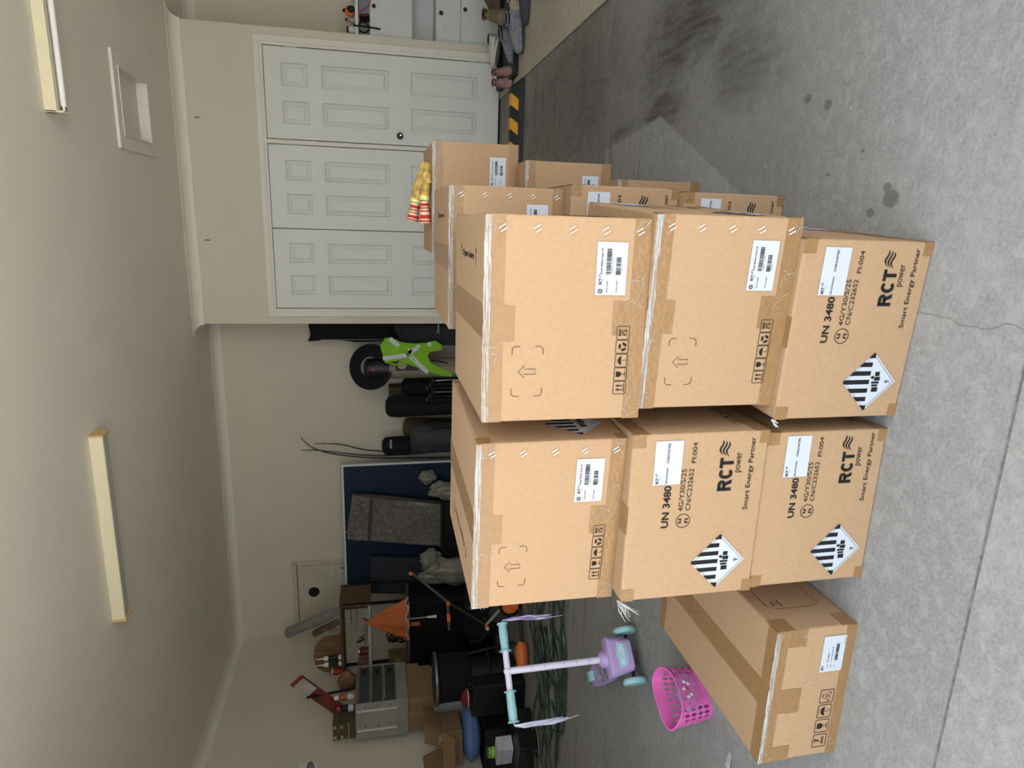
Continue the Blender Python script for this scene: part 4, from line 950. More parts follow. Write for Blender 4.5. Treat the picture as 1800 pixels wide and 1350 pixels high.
# golf bags and friends behind the cartons
def golf_bag(label, x, y, r, ztop, m1, m2, hood=.18, lean=0., extra=None):
    t = wt('golf_bag', label, 'golf bag', (x, y, 0), 'golf bags along the back wall')
    wo('barrel', lathe([(r*.95, .004), (r, .03), (r*.97, ztop*.5), (r*1.03, ztop-hood)], 22, Mt(x, y, 0, lean)), m1, t, smooth=True)
    wo('hood', lathe([(r*1.05, ztop-hood-.02), (r*1.08, ztop-hood*.5), (r*.98, ztop-.03), (r*.6, ztop), (r*.1, ztop+.005)], 22, Mt(x, y, 0, lean)), m2, t, smooth=True)
    wo('pocket', ball((x-r*.1, y-r*.82, ztop*.38), (r*.62, r*.42, ztop*.24), 16, 12), m1, t, smooth=True)
    wo('strap', tube([(x+r*.7, y-r*.6, ztop*.78), (x+r*1.05, y-r*.9, ztop*.62), (x+r*.9, y-r*.9, ztop*.45), (x+r*.6, y-r*.7, ztop*.36)], .016, 8, flat=.4), BLACKC, t, smooth=True)
    wo('base', lathe([(r*1.02, 0), (r*1.02, .03), (r*.9, .034)], 22, Mt(x, y, 0)), BLACK, t)
    return t
TANB = mat('tan_vinyl', (.24, .21, .15), .6, var=.1); OLIVE = mat('olive_canvas', (.085, .072, .035), .9, var=.2); SLT = mat('slate_canvas', (.045, .05, .055), .9, var=.2)
p = (-1.490, 6.550, 1.310)
gb = golf_bag('tan and black golf bag with a round emblem, next to the lime vest', p[0], 6.60, .105, p[2], TANB, BLACK, .23)
e = (-1.428, 6.460, 0.934)
wo('emblem', lathe([(.046, 0), (.046, .004), (.04, .006)], 24, Mt(e[0], 6.483, e[2], PI/2)), mat('gold_emblem', (.36, .30, .20), .5), gb); wo('badge_panel', bx(e[0]-.062, e[0]+.062, 6.4835, 6.50, e[2]-.16, e[2]+.065), mat('navy_panel', (.03, .035, .05), .6), gb)
wo('maker_disc', lathe([(.022, 0), (.022, .004), (.018, .005)], 20, Mt((-1.471, 6.460, 1.220)[0], 6.478, (-1.471, 6.460, 1.220)[2], PI/2)), mat('dull_red', (.22, .05, .05), .5), gb)
ht = wt('wide_brim_hat', 'black wide-brimmed hat perched on the tan golf bag', 'hat', (-1.472, 6.600, 1.253))
HM = Mt(*(-1.473, 6.600, 1.242), 1.15, 0, .25)
obj('brim', T(HM, T(Matrix.Translation(-Vector(ht.location)), ([], []))) if False else T(Matrix.Translation(-Vector(ht.location)) @ HM, lathe([(.09, .004), (.20, -.006), (.235, .0), (.235, .006), (.20, .002), (.09, .014)], 36)), BLACKC, ht, smooth=True)
obj('crown', T(Matrix.Translation(-Vector(ht.location)) @ HM, lathe([(.10, 0), (.098, -.05), (.085, -.09), (.03, -.10)], 28)), BLACKC, ht, smooth=True)
obj('hat_band', T(Matrix.Translation(-Vector(ht.location)) @ HM, lathe([(.102, .012), (.102, .02), (.05, .022)], 28)), mat('grey_band', (.20, .19, .17), .7), ht, smooth=True)
p = (-1.746, 6.780, 0.929); golf_bag('black golf bag with soft cover between the tan bag and the perforated crate', p[0], 6.80, .095, p[2], BLACKC, BLACKC, .2)
p = (-1.883, 6.530, 1.102); golf_bag('tall black hooded golf bag right of the slate one', p[0], 6.55, .105, p[2], BLACKC, BLACKC, .24)
p = (-2.216, 6.800, 0.915); golf_bag('olive canvas golf bag showing behind the slate bag', p[0], 6.85, .105, p[2], OLIVE, OLIVE, .2)
p = (-2.185, 6.450, 0.855); golf_bag('slate canvas golf bag in front of the olive one', p[0], 6.46, .115, p[2], SLT, SLT, .2)
p = (-2.373, 6.700, 1.142); gb = golf_bag('black hooded golf bag beside the fishing rods and blue table', p[0], 6.73, .095, p[2], SLT, BLACKC, .28)
lg = (-2.311, 6.620, 1.054)
wo('hood_lettering', T(Matrix.Translation((lg[0]-.05, 6.620, lg[2])) @ Matrix(((1, 0, 0, 0), (0, 0, -1, 0), (0, 1, 0, 0), (0, 0, 0, 1))) @ Matrix.Rotation(.0, 4, 'Z'), text('MOTION', 0, -.012, .09, .012, .02)), WHITEP, gb)
# golf clubs: dark shafts in the middle bags
for k, (ix, lab) in enumerate(((-1.62, 'dark golf clubs with chrome shafts standing between the golf bags'),)):
    gc = wt('golf_clubs', lab, 'golf clubs', (-1.60, 6.45, 0))
    for i in range(6):
        x = -1.56-.05*i; wo('shaft', cyl((x, 6.42, .002), (x-.02+.01*i, 6.40, .62+.03*(i % 3)), .006, n=8), CHROME if i % 3 == 0 else BLACK, gc); wo('club_head', ball((x-.02+.01*i, 6.39, .63+.03*(i % 3)), (.035, .02, .025), 10, 8), BLACK, gc, smooth=True)
pc = (-1.830, 6.750, 1.002)
cr = wt('perforated_crate', 'small olive perforated crate between the black golf bags', 'crate', (pc[0], 6.86, 0))
wo('crate_body', bx(pc[0]-.085, pc[0]+.085, 6.78, 6.98, 0, pc[2]+.06), OLIVE, cr, bevel=.008)
for i in range(3):
    for j in range(3): wo('hole', cyl((pc[0]-.045+.045*i, 6.7795, pc[2]-.06+.04*j), (pc[0]-.045+.045*i, 6.777, pc[2]-.06+.04*j), .012, n=10), BLACK, cr)
# hi-vis vest
LIME = mat('lime_fabric', (.22, .48, .02), .75, var=.1, scale=10); SILV = mat('silver_tape', (.62, .62, .66), .4, var=.05)
VP = [(-1.229, 6.460, 1.149), (-1.150, 6.460, 1.098), (-1.150, 6.460, 1.026), (-1.196, 6.460, 0.943), (-1.209, 6.460, 0.814), (-1.204, 6.460, 0.701), (-1.181, 6.460, 0.604), (-1.228, 6.460, 0.530), (-1.281, 6.460, 0.535), (-1.297, 6.460, 0.655), (-1.338, 6.460, 0.678), (-1.409, 6.460, 0.644), (-1.470, 6.460, 0.528), (-1.525, 6.460, 0.423), (-1.555, 6.460, 0.435), (-1.547, 6.460, 0.545), (-1.491, 6.460, 0.701), (-1.430, 6.460, 0.849), (-1.381, 6.460, 0.962), (-1.408, 6.460, 1.102)]
vt = wt('safety_vest', 'lime safety vest with silver tape draped over the golf bags', 'vest', (VP[0][0], 6.47, VP[13][2]))
wo('fabric', outline_slab(VP, 6.458, 6.488), LIME, vt, bevel=.006)
for a, b in ((1, 9), (2, 16), (4, 10), (19, 17)):
    pa, pb = Vector(VP[a]), Vector(VP[b]); wo('fold', tube([(q.x, 6.459, q.z) for q in [pa.lerp(pb, .08+.84*i/8)+Vector((.006*math.sin(i*1.3), 0, .004*math.cos(i))) for i in range(9)]], [.002, .006, .009, .010, .010, .010, .008, .005, .002], 8), LIME, vt, smooth=True)
def vstripe(a, b, w_):
    a, b = Vector(a), Vector(b); d_ = (b-a).normalized(); n_ = Vector((-d_.z, 0, d_.x))*w_/2
    return outline_slab([tuple(a+n_), tuple(b+n_), tuple(b-n_), tuple(a-n_)], 6.452, 6.460)
for a, b in (((-1.156, 6.460, 1.054), (-1.231, 6.460, 0.966)), ((-1.356, 6.460, 1.123), (-1.324, 6.460, 0.871)), ((-1.318, 6.460, 0.871), (-1.509, 6.460, 0.678)), ((-1.266, 6.460, 0.848), (-1.324, 6.460, 0.882)), ((-1.312, 6.460, 0.882), (-1.232, 6.460, 0.758)), ((-1.216, 6.460, 0.678), (-1.216, 6.460, 0.644))):
    wo('reflective_tape', vstripe(a, b, .042), SILV, vt)
# board bags beside the closet
BP = [(-1.061, 6.800, 1.858), (-1.177, 6.800, 1.835), (-1.247, 6.800, 1.871), (-1.225, 6.800, 1.619), (-1.256, 6.800, 1.393), (-1.247, 6.800, 1.017), (-1.251, 6.800, 0.361), (-1.255, 6.800, -0.290), (-1.062, 6.800, -0.283)]
bb = wt('board_bag', 'tall black board bag standing beside the closet', 'board bag', (BP[0][0]-.1, 6.85, max(0, BP[7][2])))
wo('cover', outline_slab([(min(q[0], CX0-.004), 0, max(q[2], .002)) for q in BP], 6.80, 6.90), BLACKC, bb, bevel=.02, smooth=True)
wo('zip', tube([(BP[4][0]+.03, 6.797, BP[0][2]-.12), (BP[4][0]+.03, 6.797, .2)], .004, 6), STEEL, bb)
GP = [(-1.042, 6.600, 1.009), (-1.105, 6.600, 0.998), (-1.187, 6.600, 0.954), (-1.234, 6.600, 0.886), (-1.253, 6.600, 0.707), (-1.262, 6.600, 0.386), (-1.255, 6.600, -0.216), (-1.043, 6.600, -0.210)]
g2 = wt('board_bag', 'charcoal board bag with a white logo in front of the black one', 'board bag', (GP[0][0]-.08, 6.65, max(0, GP[6][2])))
wo('cover', outline_slab([(min(q[0], CX0-.004), 0, max(q[2], .002)) for q in GP], 6.60, 6.70), GREYC, g2, bevel=.02, smooth=True)
lz = (-1.054, 6.600, 0.563)
wo('logo', T(Matrix.Translation((lz[0]-.075, 6.598, lz[2]-.01)) @ Matrix(((1, 0, 0, 0), (0, 0, -1, 0), (0, 1, 0, 0), (0, 0, 0, 1))), stroke([(0, 0), (.02, .022), (.03, -.004), (.045, .014), (.055, 0), (.07, .016), (.08, -.002), (.10, .012), (.115, .0)], .006)), WHITEP, g2)
# fishing rods
for k, (lab, P) in enumerate((('fishing rod with the tip curling over, leaning on the back wall', [(-2.293, 6.900, 1.995), (-2.332, 6.900, 1.968), (-2.406, 6.900, 1.895), (-2.463, 6.900, 1.780), (-2.517, 6.900, 1.579), (-2.563, 6.880, 1.131)]),
                              ('thin fishing rod nearest the golf bags', [(-2.382, 6.920, 1.861), (-2.388, 6.920, 1.725), (-2.408, 6.920, 1.552), (-2.490, 6.900, 1.148)]),
                              ('straight fishing rod with the highest tip', [(-2.459, 6.940, 1.995), (-2.470, 6.940, 1.795), (-2.552, 6.920, 1.130)]))):
    foot = (P[-1][0]-.03+.05*k, 6.86, .004); fr_ = wt('fishing_rod', lab, 'fishing rod', foot, 'fishing rods')
    path = smooth_path(P+[foot], 4); n = len(path)
    wo('blank', tube(path, [.0035+.006*i/n for i in range(n)], 6), BLACK, fr_, smooth=True)
    for q in range(3, n-6, 4): wo('line_guide', tube([Vector(path[q])+Vector((.008*math.cos(a)+.008, 0, .008*math.sin(a))) for a in [2*PI*i/8 for i in range(8)]], .0018, 5, closed=True), BLACK, fr_)

# ------------------------------------------------------------------ shelf corner and the clutter by the left wall
WOOD = mat('stained_wood', (.10, .055, .028), .6, var=.3, scale=6, stretch=(1, 1, 8)); WOODL = mat('shelf_edge_white', (.40, .39, .36), .6)
SX0, SX1, SY0, SY1 = -4.755, -3.79, 5.95, 6.36
sh = wt('shelf_unit', 'dark wooden shelf unit in the back left corner', 'shelf', ((SX0+SX1)/2, (SY0+SY1)/2, 0))
for z_, th, m_ in ((1.597, .028, WOOD), (1.322, .030, WOODL), (.930, .026, WOOD)): wo('shelf_board', bx(SX0, SX1, SY0, SY1, z_-th, z_), m_, sh, bevel=.002)
wo('side_panel', bx(SX1, SX1+.018, SY0+.0, SY1, 1.29, 1.60), WOOD, sh)
for x, y in ((SX1+.009, SY1-.02), (SX1+.009, SY0+.03), (SX0+.02, SY1-.02), (SX0+.02, SY0+.03)): wo('post', bx(x-.012, x+.012, y-.012, y+.012, 0, 1.57), BLACK, sh)
wo('back_panel', bx(SX1-.27, SX1, SY1-.015, SY1, 1.322, 1.57), WOOD, sh)
wo('edge_strip', bx(SX0, SX1+.018, SY0-.004, SY0, .905, .925), STEEL, sh)
bc = wt('black_cabinet', 'matte black cabinet filling the space under the wooden shelf', 'cabinet', (-4.25, 6.15, 0))
wo('cabinet_body', bx(-4.72, -3.83, 6.00, 6.34, 0, .90), BLACK, bc, bevel=.004)
for x in (-4.27,): wo('cabinet_door', bx(-4.71, x-.003, 5.985, 6.0, .02, .88), BLACK, bc); wo('cabinet_door', bx(x+.003, -3.84, 5.985, 6.0, .02, .88), BLACK, bc)
top = 1.598
# on the top board
r0 = (-3.892, 6.050, 1.607); r1 = (-4.410, 6.550, 2.175)
rl = wt('paper_roll', 'pale grey paper roll leaning in the corner above the shelf', 'roll', (r0[0], r0[1], top))
wo('roll', cyl((r0[0], 6.05, top+.058), r1, .052, .055, 22), mat('grey_paper', (.25, .25, .235), .6, var=.15, scale=8), rl, smooth=True); wo('core', cyl(r1, tuple(Vector(r1)+(Vector(r1)-Vector(r0)).normalized()*.003), .030, n=18), BLACK, rl)
r0 = (-3.974, 6.000, 1.630); r1 = (-4.278, 6.300, 1.876)
rl = wt('cardboard_tube', 'short brown cardboard tube under the grey paper roll', 'tube', (r0[0], r0[1], top)); wo('tube_wall', cyl((r0[0], 6.0, top+.035), r1, .034, n=20), mat('brown_tube', (.13, .085, .05), .7), rl, smooth=True)
wo('tape_band', cyl(tuple(Vector(r0).lerp(Vector(r1), .35)), tuple(Vector(r0).lerp(Vector(r1), .55)), .0348, n=20), mat('pale_band', (.35, .30, .24), .6), rl, smooth=True)
q0 = (-4.270, 6.200, 1.632); q1 = (-4.711, 6.200, 1.647); qt = (-4.527, 6.200, 1.895)
wb = outline_slab([(q1[0], 0, top)]+[(q0[0]+(q1[0]-q0[0])*(.5+.5*math.cos(a)), 0, top+(qt[2]-top)*max(0, math.sin(a))**.6) for a in [PI*i/14 for i in range(1, 14)]]+[(q0[0], 0, top)], 6.20, 6.23)
t = wt('wooden_board', 'curved plywood board standing on the top shelf', 'board', (q0[0], 6.2, top)); wo('board', wb, mat('plywood', (.20, .115, .055), .6, var=.3, scale=5, stretch=(6, 1, 1)), t, bevel=.003)
for k, (p, lab) in enumerate((((-4.395, 6.000, 1.599), 'white sealant tube with a dark label on the top shelf'), ((-4.468, 5.990, 1.601), 'white sealant tube with a red nozzle cap on the top shelf'))):
    t = wt('sealant_tube', lab, 'tube', (p[0], 6.02, top)); x = p[0]
    wo('cartridge', lathe([(.024, 0), (.024, .165), (.022, .17), (.010, .176), (.009, .19)], 18, Mt(x, 6.02, top)), WHITEP, t, smooth=True)
    wo('label_band', lathe([(.0245, .03), (.0245, .13)], 18, Mt(x, 6.02, top), False), BLACK if k == 0 else GREYC, t, smooth=True)
    wo('nozzle', lathe([(.008, .188), (.003, .262), (.002, .264)], 12, Mt(x, 6.02, top)), WHITEP, t, smooth=True)
p = (-4.583, 6.000, 1.661)
t = wt('red_jar', 'small red jar beside the sealant tubes', 'jar', (p[0], 6.05, top)); wo('jar', lathe([(.03, 0), (.032, .01), (.032, .075), (.026, .09)], 18, Mt(p[0], 6.05, top)), RED, t, smooth=True); wo('lid', lathe([(.028, .09), (.028, .105), (.02, .108)], 18, Mt(p[0], 6.05, top)), WHITEP, t, smooth=True)
# on the middle board
t = wt('paint_tin', 'dark red tin on the middle shelf', 'tin', ((-4.411, 6.100, 1.454)[0], 6.10, 1.323)); x = t.location.x
wo('tin', lathe([(.045, 0), (.045, .09), (.042, .095)], 20, Mt(x, 6.1, 1.323)), mat('maroon_tin', (.12, .018, .015), .4), t, smooth=True); wo('tin_lid', lathe([(.043, .094), (.043, .104), (.035, .106)], 20, Mt(x, 6.1, 1.323)), STEEL, t, smooth=True)
t = wt('cardboard_carton', 'small brown carton on the middle shelf behind the umbrella', 'box', ((-4.617, 6.150, 1.425)[0], 6.15, 1.323)); x = t.location.x
wo('carton_body', bx(x-.055, x+.055, 6.10, 6.22, 1.323, 1.44), CARD_DULL, t, bevel=.002); wo('tape', bx(x-.012, x+.012, 6.099, 6.221, 1.4403, 1.441), TAPE, t)
t = wt('hand_tool', 'dark caulking gun hanging under the top shelf', 'tool', ((-4.020, 5.930, 1.429)[0], 5.99, 1.323))
x = t.location.x; wo('frame', cyl((x+.05, 5.99, 1.338), (x-.16, 5.99, 1.350), .018, n=14), STEEL, t, smooth=True); wo('grip', [tube([(x-.15, 5.99, 1.345), (x-.19, 5.99, 1.40), (x-.20, 5.99, 1.44)], .012, 8), tube([(x-.13, 5.99, 1.36), (x-.16, 5.99, 1.42)], .007, 8)], BLACK, t, smooth=True); wo('rod', cyl((x-.15, 5.99, 1.352), (x-.28, 5.99, 1.357), .005, n=8), STEEL, t)
# on the low board
t = wt('cardboard_carton', 'small olive brown carton on the lowest shelf', 'box', ((-4.489, 6.050, 1.129)[0], 6.05, .931)); x = t.location.x
wo('carton_body', bx(x-.06, x+.06, 5.99, 6.12, .931, 1.12), mat('olive_card', (.13, .10, .035), .8), t, bevel=.002); wo('label', bx(x-.03, x+.03, 5.9885, 5.99, 1.0, 1.06), PAPER if False else CARD_DULL, t)
t = wt('cable_bundle', 'tangle of black cable on the lowest shelf', 'cable', ((-4.287, 6.050, 0.985)[0], 6.1, .931)); x = t.location.x
wo('cable', [tube([(x+.07*math.cos(a)*(1-.08*k), 6.12+.05*math.sin(a), .945+.012*k+.06*(1+math.sin(a+k))) for a in [2*PI*i/18 for i in range(18)]], .007, 6, closed=True) for k in range(7)], BLACK, t, smooth=True)

# closed orange umbrella
ua = (-3.819, 5.790, 1.350); ub = (-3.870, 5.790, 0.936)
um = wt('umbrella', 'closed orange umbrella with a pale hem hanging by the shelf', 'umbrella', (ub[0], 5.79, .62))
UH = ua[2]-ub[2]; n = 96; UR = .225; rings = []
for z_, kr in ((0, 1.), (.35, .68), (.7, .33), (.95, .07), (1., .03)):
    rings.append([((UR*kr*(1+.07*math.cos(8*2*PI*i/n)))*math.cos(2*PI*i/n), .45*(UR*kr*(1+.07*math.cos(8*2*PI*i/n)))*math.sin(2*PI*i/n), z_*UH - (.012*math.cos(8*2*PI*i/n) if z_ == 0 else 0)) for i in range(n)])
ORF = mat('orange_nylon', (.46, .115, .03), .6, var=.12, scale=8)
wo('canopy', T(Matrix.Translation(ub), loft(rings)), ORF, um, smooth=True)
wo('hem', T(Matrix.Translation(ub), tube([tuple(Vector(p)*1.01+Vector((0, 0, .002))) for p in rings[0]], .005, 6, closed=True)), mat('pale_hem', (.55, .50, .42), .7), um)
wo('shaft', cyl((ub[0], 5.79, ub[2]+.05), (ub[0], 5.79, ub[2]-.20), .007, n=10), STEEL, um); wo('handle', cyl((ub[0], 5.79, ub[2]-.20), (ub[0], 5.79, ub[2]-.29), .010, .016, 12), WHITEP, um); wo('strap_tab', T(Matrix.Translation((ub[0]-.03, 5.74, ub[2]-.05)), bx(-.02, .02, -.004, .004, -.07, .02)), ORF, um)
wo('tip', cyl((ua[0], 5.79, ua[2]-.005), (ua[0], 5.79, ua[2]+.03), .006, .003, 10), BLACK, um)

# galvanised drawer cabinet standing on boxes at the left wall
GAL = mat('galvanised_steel', (.34, .34, .31), .5, metal=.35, var=.08, scale=6); DRK = mat('drawer_grey', (.085, .09, .09), .4, metal=.4, var=.1)
MX0, MX1, MY0, MY1, MZ0, MZ1 = -4.70, -4.31, 5.20, 5.73, .962, 1.440
mcab = wt('steel_drawer_cabinet', 'galvanised steel cabinet with three dark drawers by the left wall', 'cabinet', ((MX0+MX1)/2, (MY0+MY1)/2, MZ0))
wo('cabinet_shell', [bx(MX0, MX1, MY0, MY0+.008, MZ0, MZ1), bx(MX0, MX1, MY1-.008, MY1, MZ0, MZ1), bx(MX0, MX0+.008, MY0, MY1, MZ0, MZ1), bx(MX0, MX1, MY0, MY1, MZ1-.008, MZ1), bx(MX0, MX1-.004, MY0, MY1, MZ0, MZ0+.105), bx(MX0+.008, MX1-.03, MY0+.008, MY1-.008, MZ0+.105, MZ1-.008)], GAL, mcab, bevel=.0015)
for k in range(3):
    z0 = MZ0+.116+k*.119
    dr = wo('drawer', bx(MX1-.035, MX1-.004, MY0+.016, MY1-.016, z0, z0+.100), DRK, mcab, bevel=.003); wo('drawer_pull', bx(MX1-.004, MX1+.006, MY0+.05, MY1-.05, z0+.090, z0+.100), STEEL, dr); wo('label_holder', bx(MX1-.004, MX1-.001, MY1-.13, MY1-.07, z0+.03, z0+.06), BLACK, dr)
for x in (MX0+.10, MX0+.31): wo('rib', bx(x-.008, x+.008, MY0-.006, MY0, MZ0+.105, MZ1-.012), mat('bright_steel', (.72, .72, .68), .3, metal=.3), mcab)  # paler colour on the ribs paints their edges catching light
for x in (MX0+.14, MX0+.35):
    for z_ in (MZ0+.16, MZ0+.27, MZ0+.39): wo('rivet', cyl((x, MY0, z_), (x, MY0-.004, z_), .006, n=10), BLACK, mcab)
cbx = wt('brown_carton', 'flat brown carton directly under the steel drawer cabinet', 'box', (-4.51, 5.47, .722))
wo('carton_body', bx(-4.69, -4.325, 5.215, 5.66, .722, .960), CARD_DULL, cbx, bevel=.003); wo('flap', T(Mt(-4.325, 5.50, .84, 0, .06, 0), bx(0, .004, -.16, .20, 0, .115)), CARD_DULL, cbx); wo('tape', bx(-4.53, -4.48, 5.2135, 5.215, .76, .96), mat('brown_tape', (.30, .19, .10), .4), cbx)
wbx = wt('white_storage_box', 'pale storage box against the left wall carrying the brown carton', 'box', (-4.53, 5.48, 0))
wo('box_body', bx(-4.74, -4.33, 5.21, 5.62, 0, .69), mat('pale_box', (.52, .54, .56), .6, var=.03), wbx, bevel=.008); wo('box_lid', bx(-4.75, -4.32, 5.20, 5.63, .69, .72), mat('pale_box', (.52, .54, .56), .6), wbx, bevel=.005)
# on the steel cabinet
mt_ = MZ1+.001
r0 = Vector((-4.621, 5.420, 1.581)); r1 = Vector((-4.127, 5.420, 2.045)); dv = (r1-r0); nv = Vector((dv.z, 0, -dv.x)).normalized()
r0.z = mt_+.062
rb = wt('red_packet', 'long red plastic packet with a white label leaning on the left wall', 'packet', (r0.x, 5.42, mt_))
wo('pouch', sheet(8, 18, lambda u, v_: tuple(r0+dv*v_*.98+nv*(u-.5)*.125+Vector((0, -.018*math.sin(PI*u)*math.sin(PI*min(1, v_+.1))-.02*v_, 0))), .012), mat('red_film', (.16, .025, .018), .35, var=.3, scale=14), rb, smooth=True)
wo('header_card', sheet(4, 4, lambda u, v_: tuple(r0+dv*(.70+.27*v_)+nv*(u-.5)*.115+Vector((0, -.034, 0))), .003), mat('dull_white_card', (.42, .40, .36), .6), rb); wo('top_band', sheet(4, 2, lambda u, v_: tuple(r0+dv*(.955+.055*v_)+nv*(u-.5)*.130+Vector((0, -.040, 0))), .004), mat('red_band', (.22, .02, .02), .5), rb)
b0 = (-4.304, 5.360, 1.867); b1 = (-4.376, 5.500, 1.487)
bk = wt('black_stick', 'thin black stick leaning across the red packet', 'stick', (b1[0], 5.50, mt_)); wo('bar', tube([(b1[0], 5.50, mt_+.012), b0], .012, 8), BLACK, bk); wo('end_cap', ball(b0, .014, 10, 8), BLACK, bk, smooth=True)
for k, (p, lab, m1, m2, hh) in enumerate((((-4.346, 5.360, 1.569), 'spray can with an orange and white label on the steel cabinet', mat('can_orange', (.32, .11, .03), .4), WHITEP, .17), ((-4.403, 5.280, 1.568), 'black and white spray can with a red cap on the steel cabinet', BLACK, RED, .15))):
    t = wt('spray_can', lab, 'spray can', (p[0], p[1], mt_), 'spray cans on the steel cabinet'); M_ = Mt(p[0], p[1], mt_)
    wo('can', lathe([(.030, 0), (.031, .004), (.031, hh*.8), (.024, hh*.88), (.016, hh*.9)], 20, M_), m1, t, smooth=True); wo('cap', lathe([(.020, hh*.9), (.020, hh*1.1), (.014, hh*1.14)], 16, M_), m2, t, smooth=True); wo('label_band', lathe([(.0315, hh*.12), (.0315, hh*.42)], 20, M_, False), PAPER, t, smooth=True)
ob = (-4.509, 5.240, 1.457)
t = wt('clasp_case', 'small dark olive case with pale clasps on the steel cabinet', 'case', (ob[0]-.04, 5.30, mt_)); x = -4.60
wo('case_body', bx(x-.085, x+.085, 5.22, 5.40, mt_, mt_+.13), OLIVE, t, bevel=.006); wo('case_lid', bx(x-.088, x+.088, 5.217, 5.403, mt_+.132, mt_+.205), OLIVE, t, bevel=.006)
for dx in (-.055, .055):
    for z_ in (.115, .175): wo('clasp', bx(x+dx-.014, x+dx+.014, 5.210, 5.217, mt_+z_, mt_+z_+.022), mat('pale_clasp', (.42, .38, .26), .4), t)
wo('strap', bx(x-.090, x+.090, 5.2125, 5.216, mt_+.06, mt_+.066), mat('pale_clasp', (.42, .38, .26), .4), t)
lb = (-4.366, 5.600, 1.634)
t = wt('tool_pouch', 'brown leather tool pouch on the steel cabinet', 'pouch', (lb[0], 5.62, mt_)); LEA = mat('brown_leather', (.17, .095, .04), .6, var=.25, scale=10, bump=.3)
wo('pouch_body', ball((lb[0], 5.62, mt_+.085), (.10, .06, .085), 20, 14, .05, 2), LEA, t, smooth=True); wo('pouch_flap', ball((lb[0]-.0, 5.585, mt_+.11), (.085, .035, .06), 18, 12, .04, 6), LEA, t, smooth=True); wo('pouch_loop', tube([(lb[0]+.06*math.cos(a), 5.62, mt_+.15+.04*math.sin(a)) for a in [PI*i/10 for i in range(11)]], .006, 6), mat('pale_cord', (.5, .42, .28), .7), t)
tr = (-4.368, 5.660, 1.491)
t = wt('tape_roll', 'yellowish tape roll on the steel cabinet edge', 'tape roll', (-4.345, 5.69, mt_)); wo('tape_ring', lathe([(.028, 0), (.045, 0), (.045, .022), (.028, .022), (.028, 0)], 26, Mt(-4.375, 5.67, mt_), False), mat('masking_tape', (.50, .42, .20), .6), t, smooth=True); wo('paper_core', lathe([(.026, .001), (.028, .001), (.028, .021), (.026, .021), (.026, .001)], 26, Mt(-4.375, 5.67, mt_), False), CARD_DULL, t)

# black stool, bags and cases on the floor
st = wt('round_stool', 'black round-topped stool in front of the dark cabinet', 'stool', (-3.99, 5.02, 0))
wo('seat', lathe([(.19, .70), (.215, .705), (.225, .72), (.225, .735), (.21, .745), (.02, .748)], 40, Mt(-3.99, 5.02, 0)), BLACK, st, smooth=True)
wo('seat_rim', lathe([(.2262, .716), (.2285, .722), (.2285, .736), (.2262, .741)], 40, Mt(-3.99, 5.02, 0), False), mat('worn_metal', (.20, .19, .17), .35, metal=.7), st, smooth=True)
wo('skirt', lathe([(.195, .42), (.20, .43), (.205, .70)], 32, Mt(-3.99, 5.02, 0), False), BLACKC, st, smooth=True)
wo('inner_drum', lathe([(.15, .03), (.16, .04), (.16, .43), (.15, .44)], 28, Mt(-3.99, 5.02, 0)), BLACK, st, smooth=True)
for a in (.4, 2.0, 3.55, 5.1): wo('leg', cyl((-3.99+.15*math.cos(a), 5.02+.15*math.sin(a), .705), (-3.99+.24*math.cos(a), 5.02+.24*math.sin(a), .0), .014, n=10), BLACK, st, smooth=True)
wo('foot_ring', tube([(-3.99+.205*math.cos(a), 5.02+.205*math.sin(a), .26) for a in [2*PI*i/28 for i in range(28)]], .009, 8, closed=True), BLACK, st, smooth=True)
bk = wt('black_tool_case', 'black hard case in front of the round stool', 'case', (-3.92, 4.66, 0)); wo('case_shell', bx(-4.08, -3.78, 4.60, 4.74, 0, .455), BLACK, bk, bevel=.015); wo('case_handle', tube([(-3.84, 4.66, .455), (-3.835, 4.66, .475), (-3.80, 4.66, .475), (-3.795, 4.66, .455)], .008, 8), BLACK, bk)
cp = wt('baseball_cap', 'dark red cap with white piping lying on the black case under the stool', 'cap', (-3.94, 4.67, .457))
wo('cap_crown', ball((-3.94, 4.67, .500), (.075, .06, .045), 18, 12), mat('dark_red_cloth', (.16, .012, .015), .8), cp, smooth=True); wo('cap_piping', tube([(-3.94+.077*math.cos(a), 4.67+.062*math.sin(a), .487) for a in [2*PI*i/24 for i in range(24)]], .0035, 6, closed=True), WHITEP, cp)
bc2 = wt('black_crate', 'large black crate on the floor carrying the blue cushion', 'crate', (-4.47, 4.86, 0))
wo('crate_wall', bx(-4.72, -4.24, 4.62, 5.10, 0, .31), BLACK, bc2, bevel=.012); wo('crate_rim', [bx(-4.73, -4.23, 4.61, 4.64, .31, .335), bx(-4.73, -4.23, 5.08, 5.11, .31, .335), bx(-4.73, -4.70, 4.64, 5.08, .31, .335), bx(-4.26, -4.23, 4.64, 5.08, .31, .335)], BLACK, bc2)
cu = wt('blue_cushion', 'plain blue cushion squashed under the open carton', 'cushion', (-4.47, 4.86, .336)); wo('cushion', ball((-4.47, 4.86, .430), (.232, .21, .092), 28, 14, .015, 5), mat('blue_cotton', (.13, .21, .46), .85, var=.08), cu, smooth=True); wo('seam', tube([(-4.47+.238*math.cos(a), 4.86+.213*math.sin(a), .430) for a in [2*PI*i/36 for i in range(36)]], .004, 6, closed=True), mat('blue_seam', (.09, .15, .36), .85), cu)
oc = thing('open_carton', 'open brown carton with splayed flaps and crumpled packing inside', 'box', (-4.47, 4.83, .520), .22)
ow, od, oh = .32, .30, .17
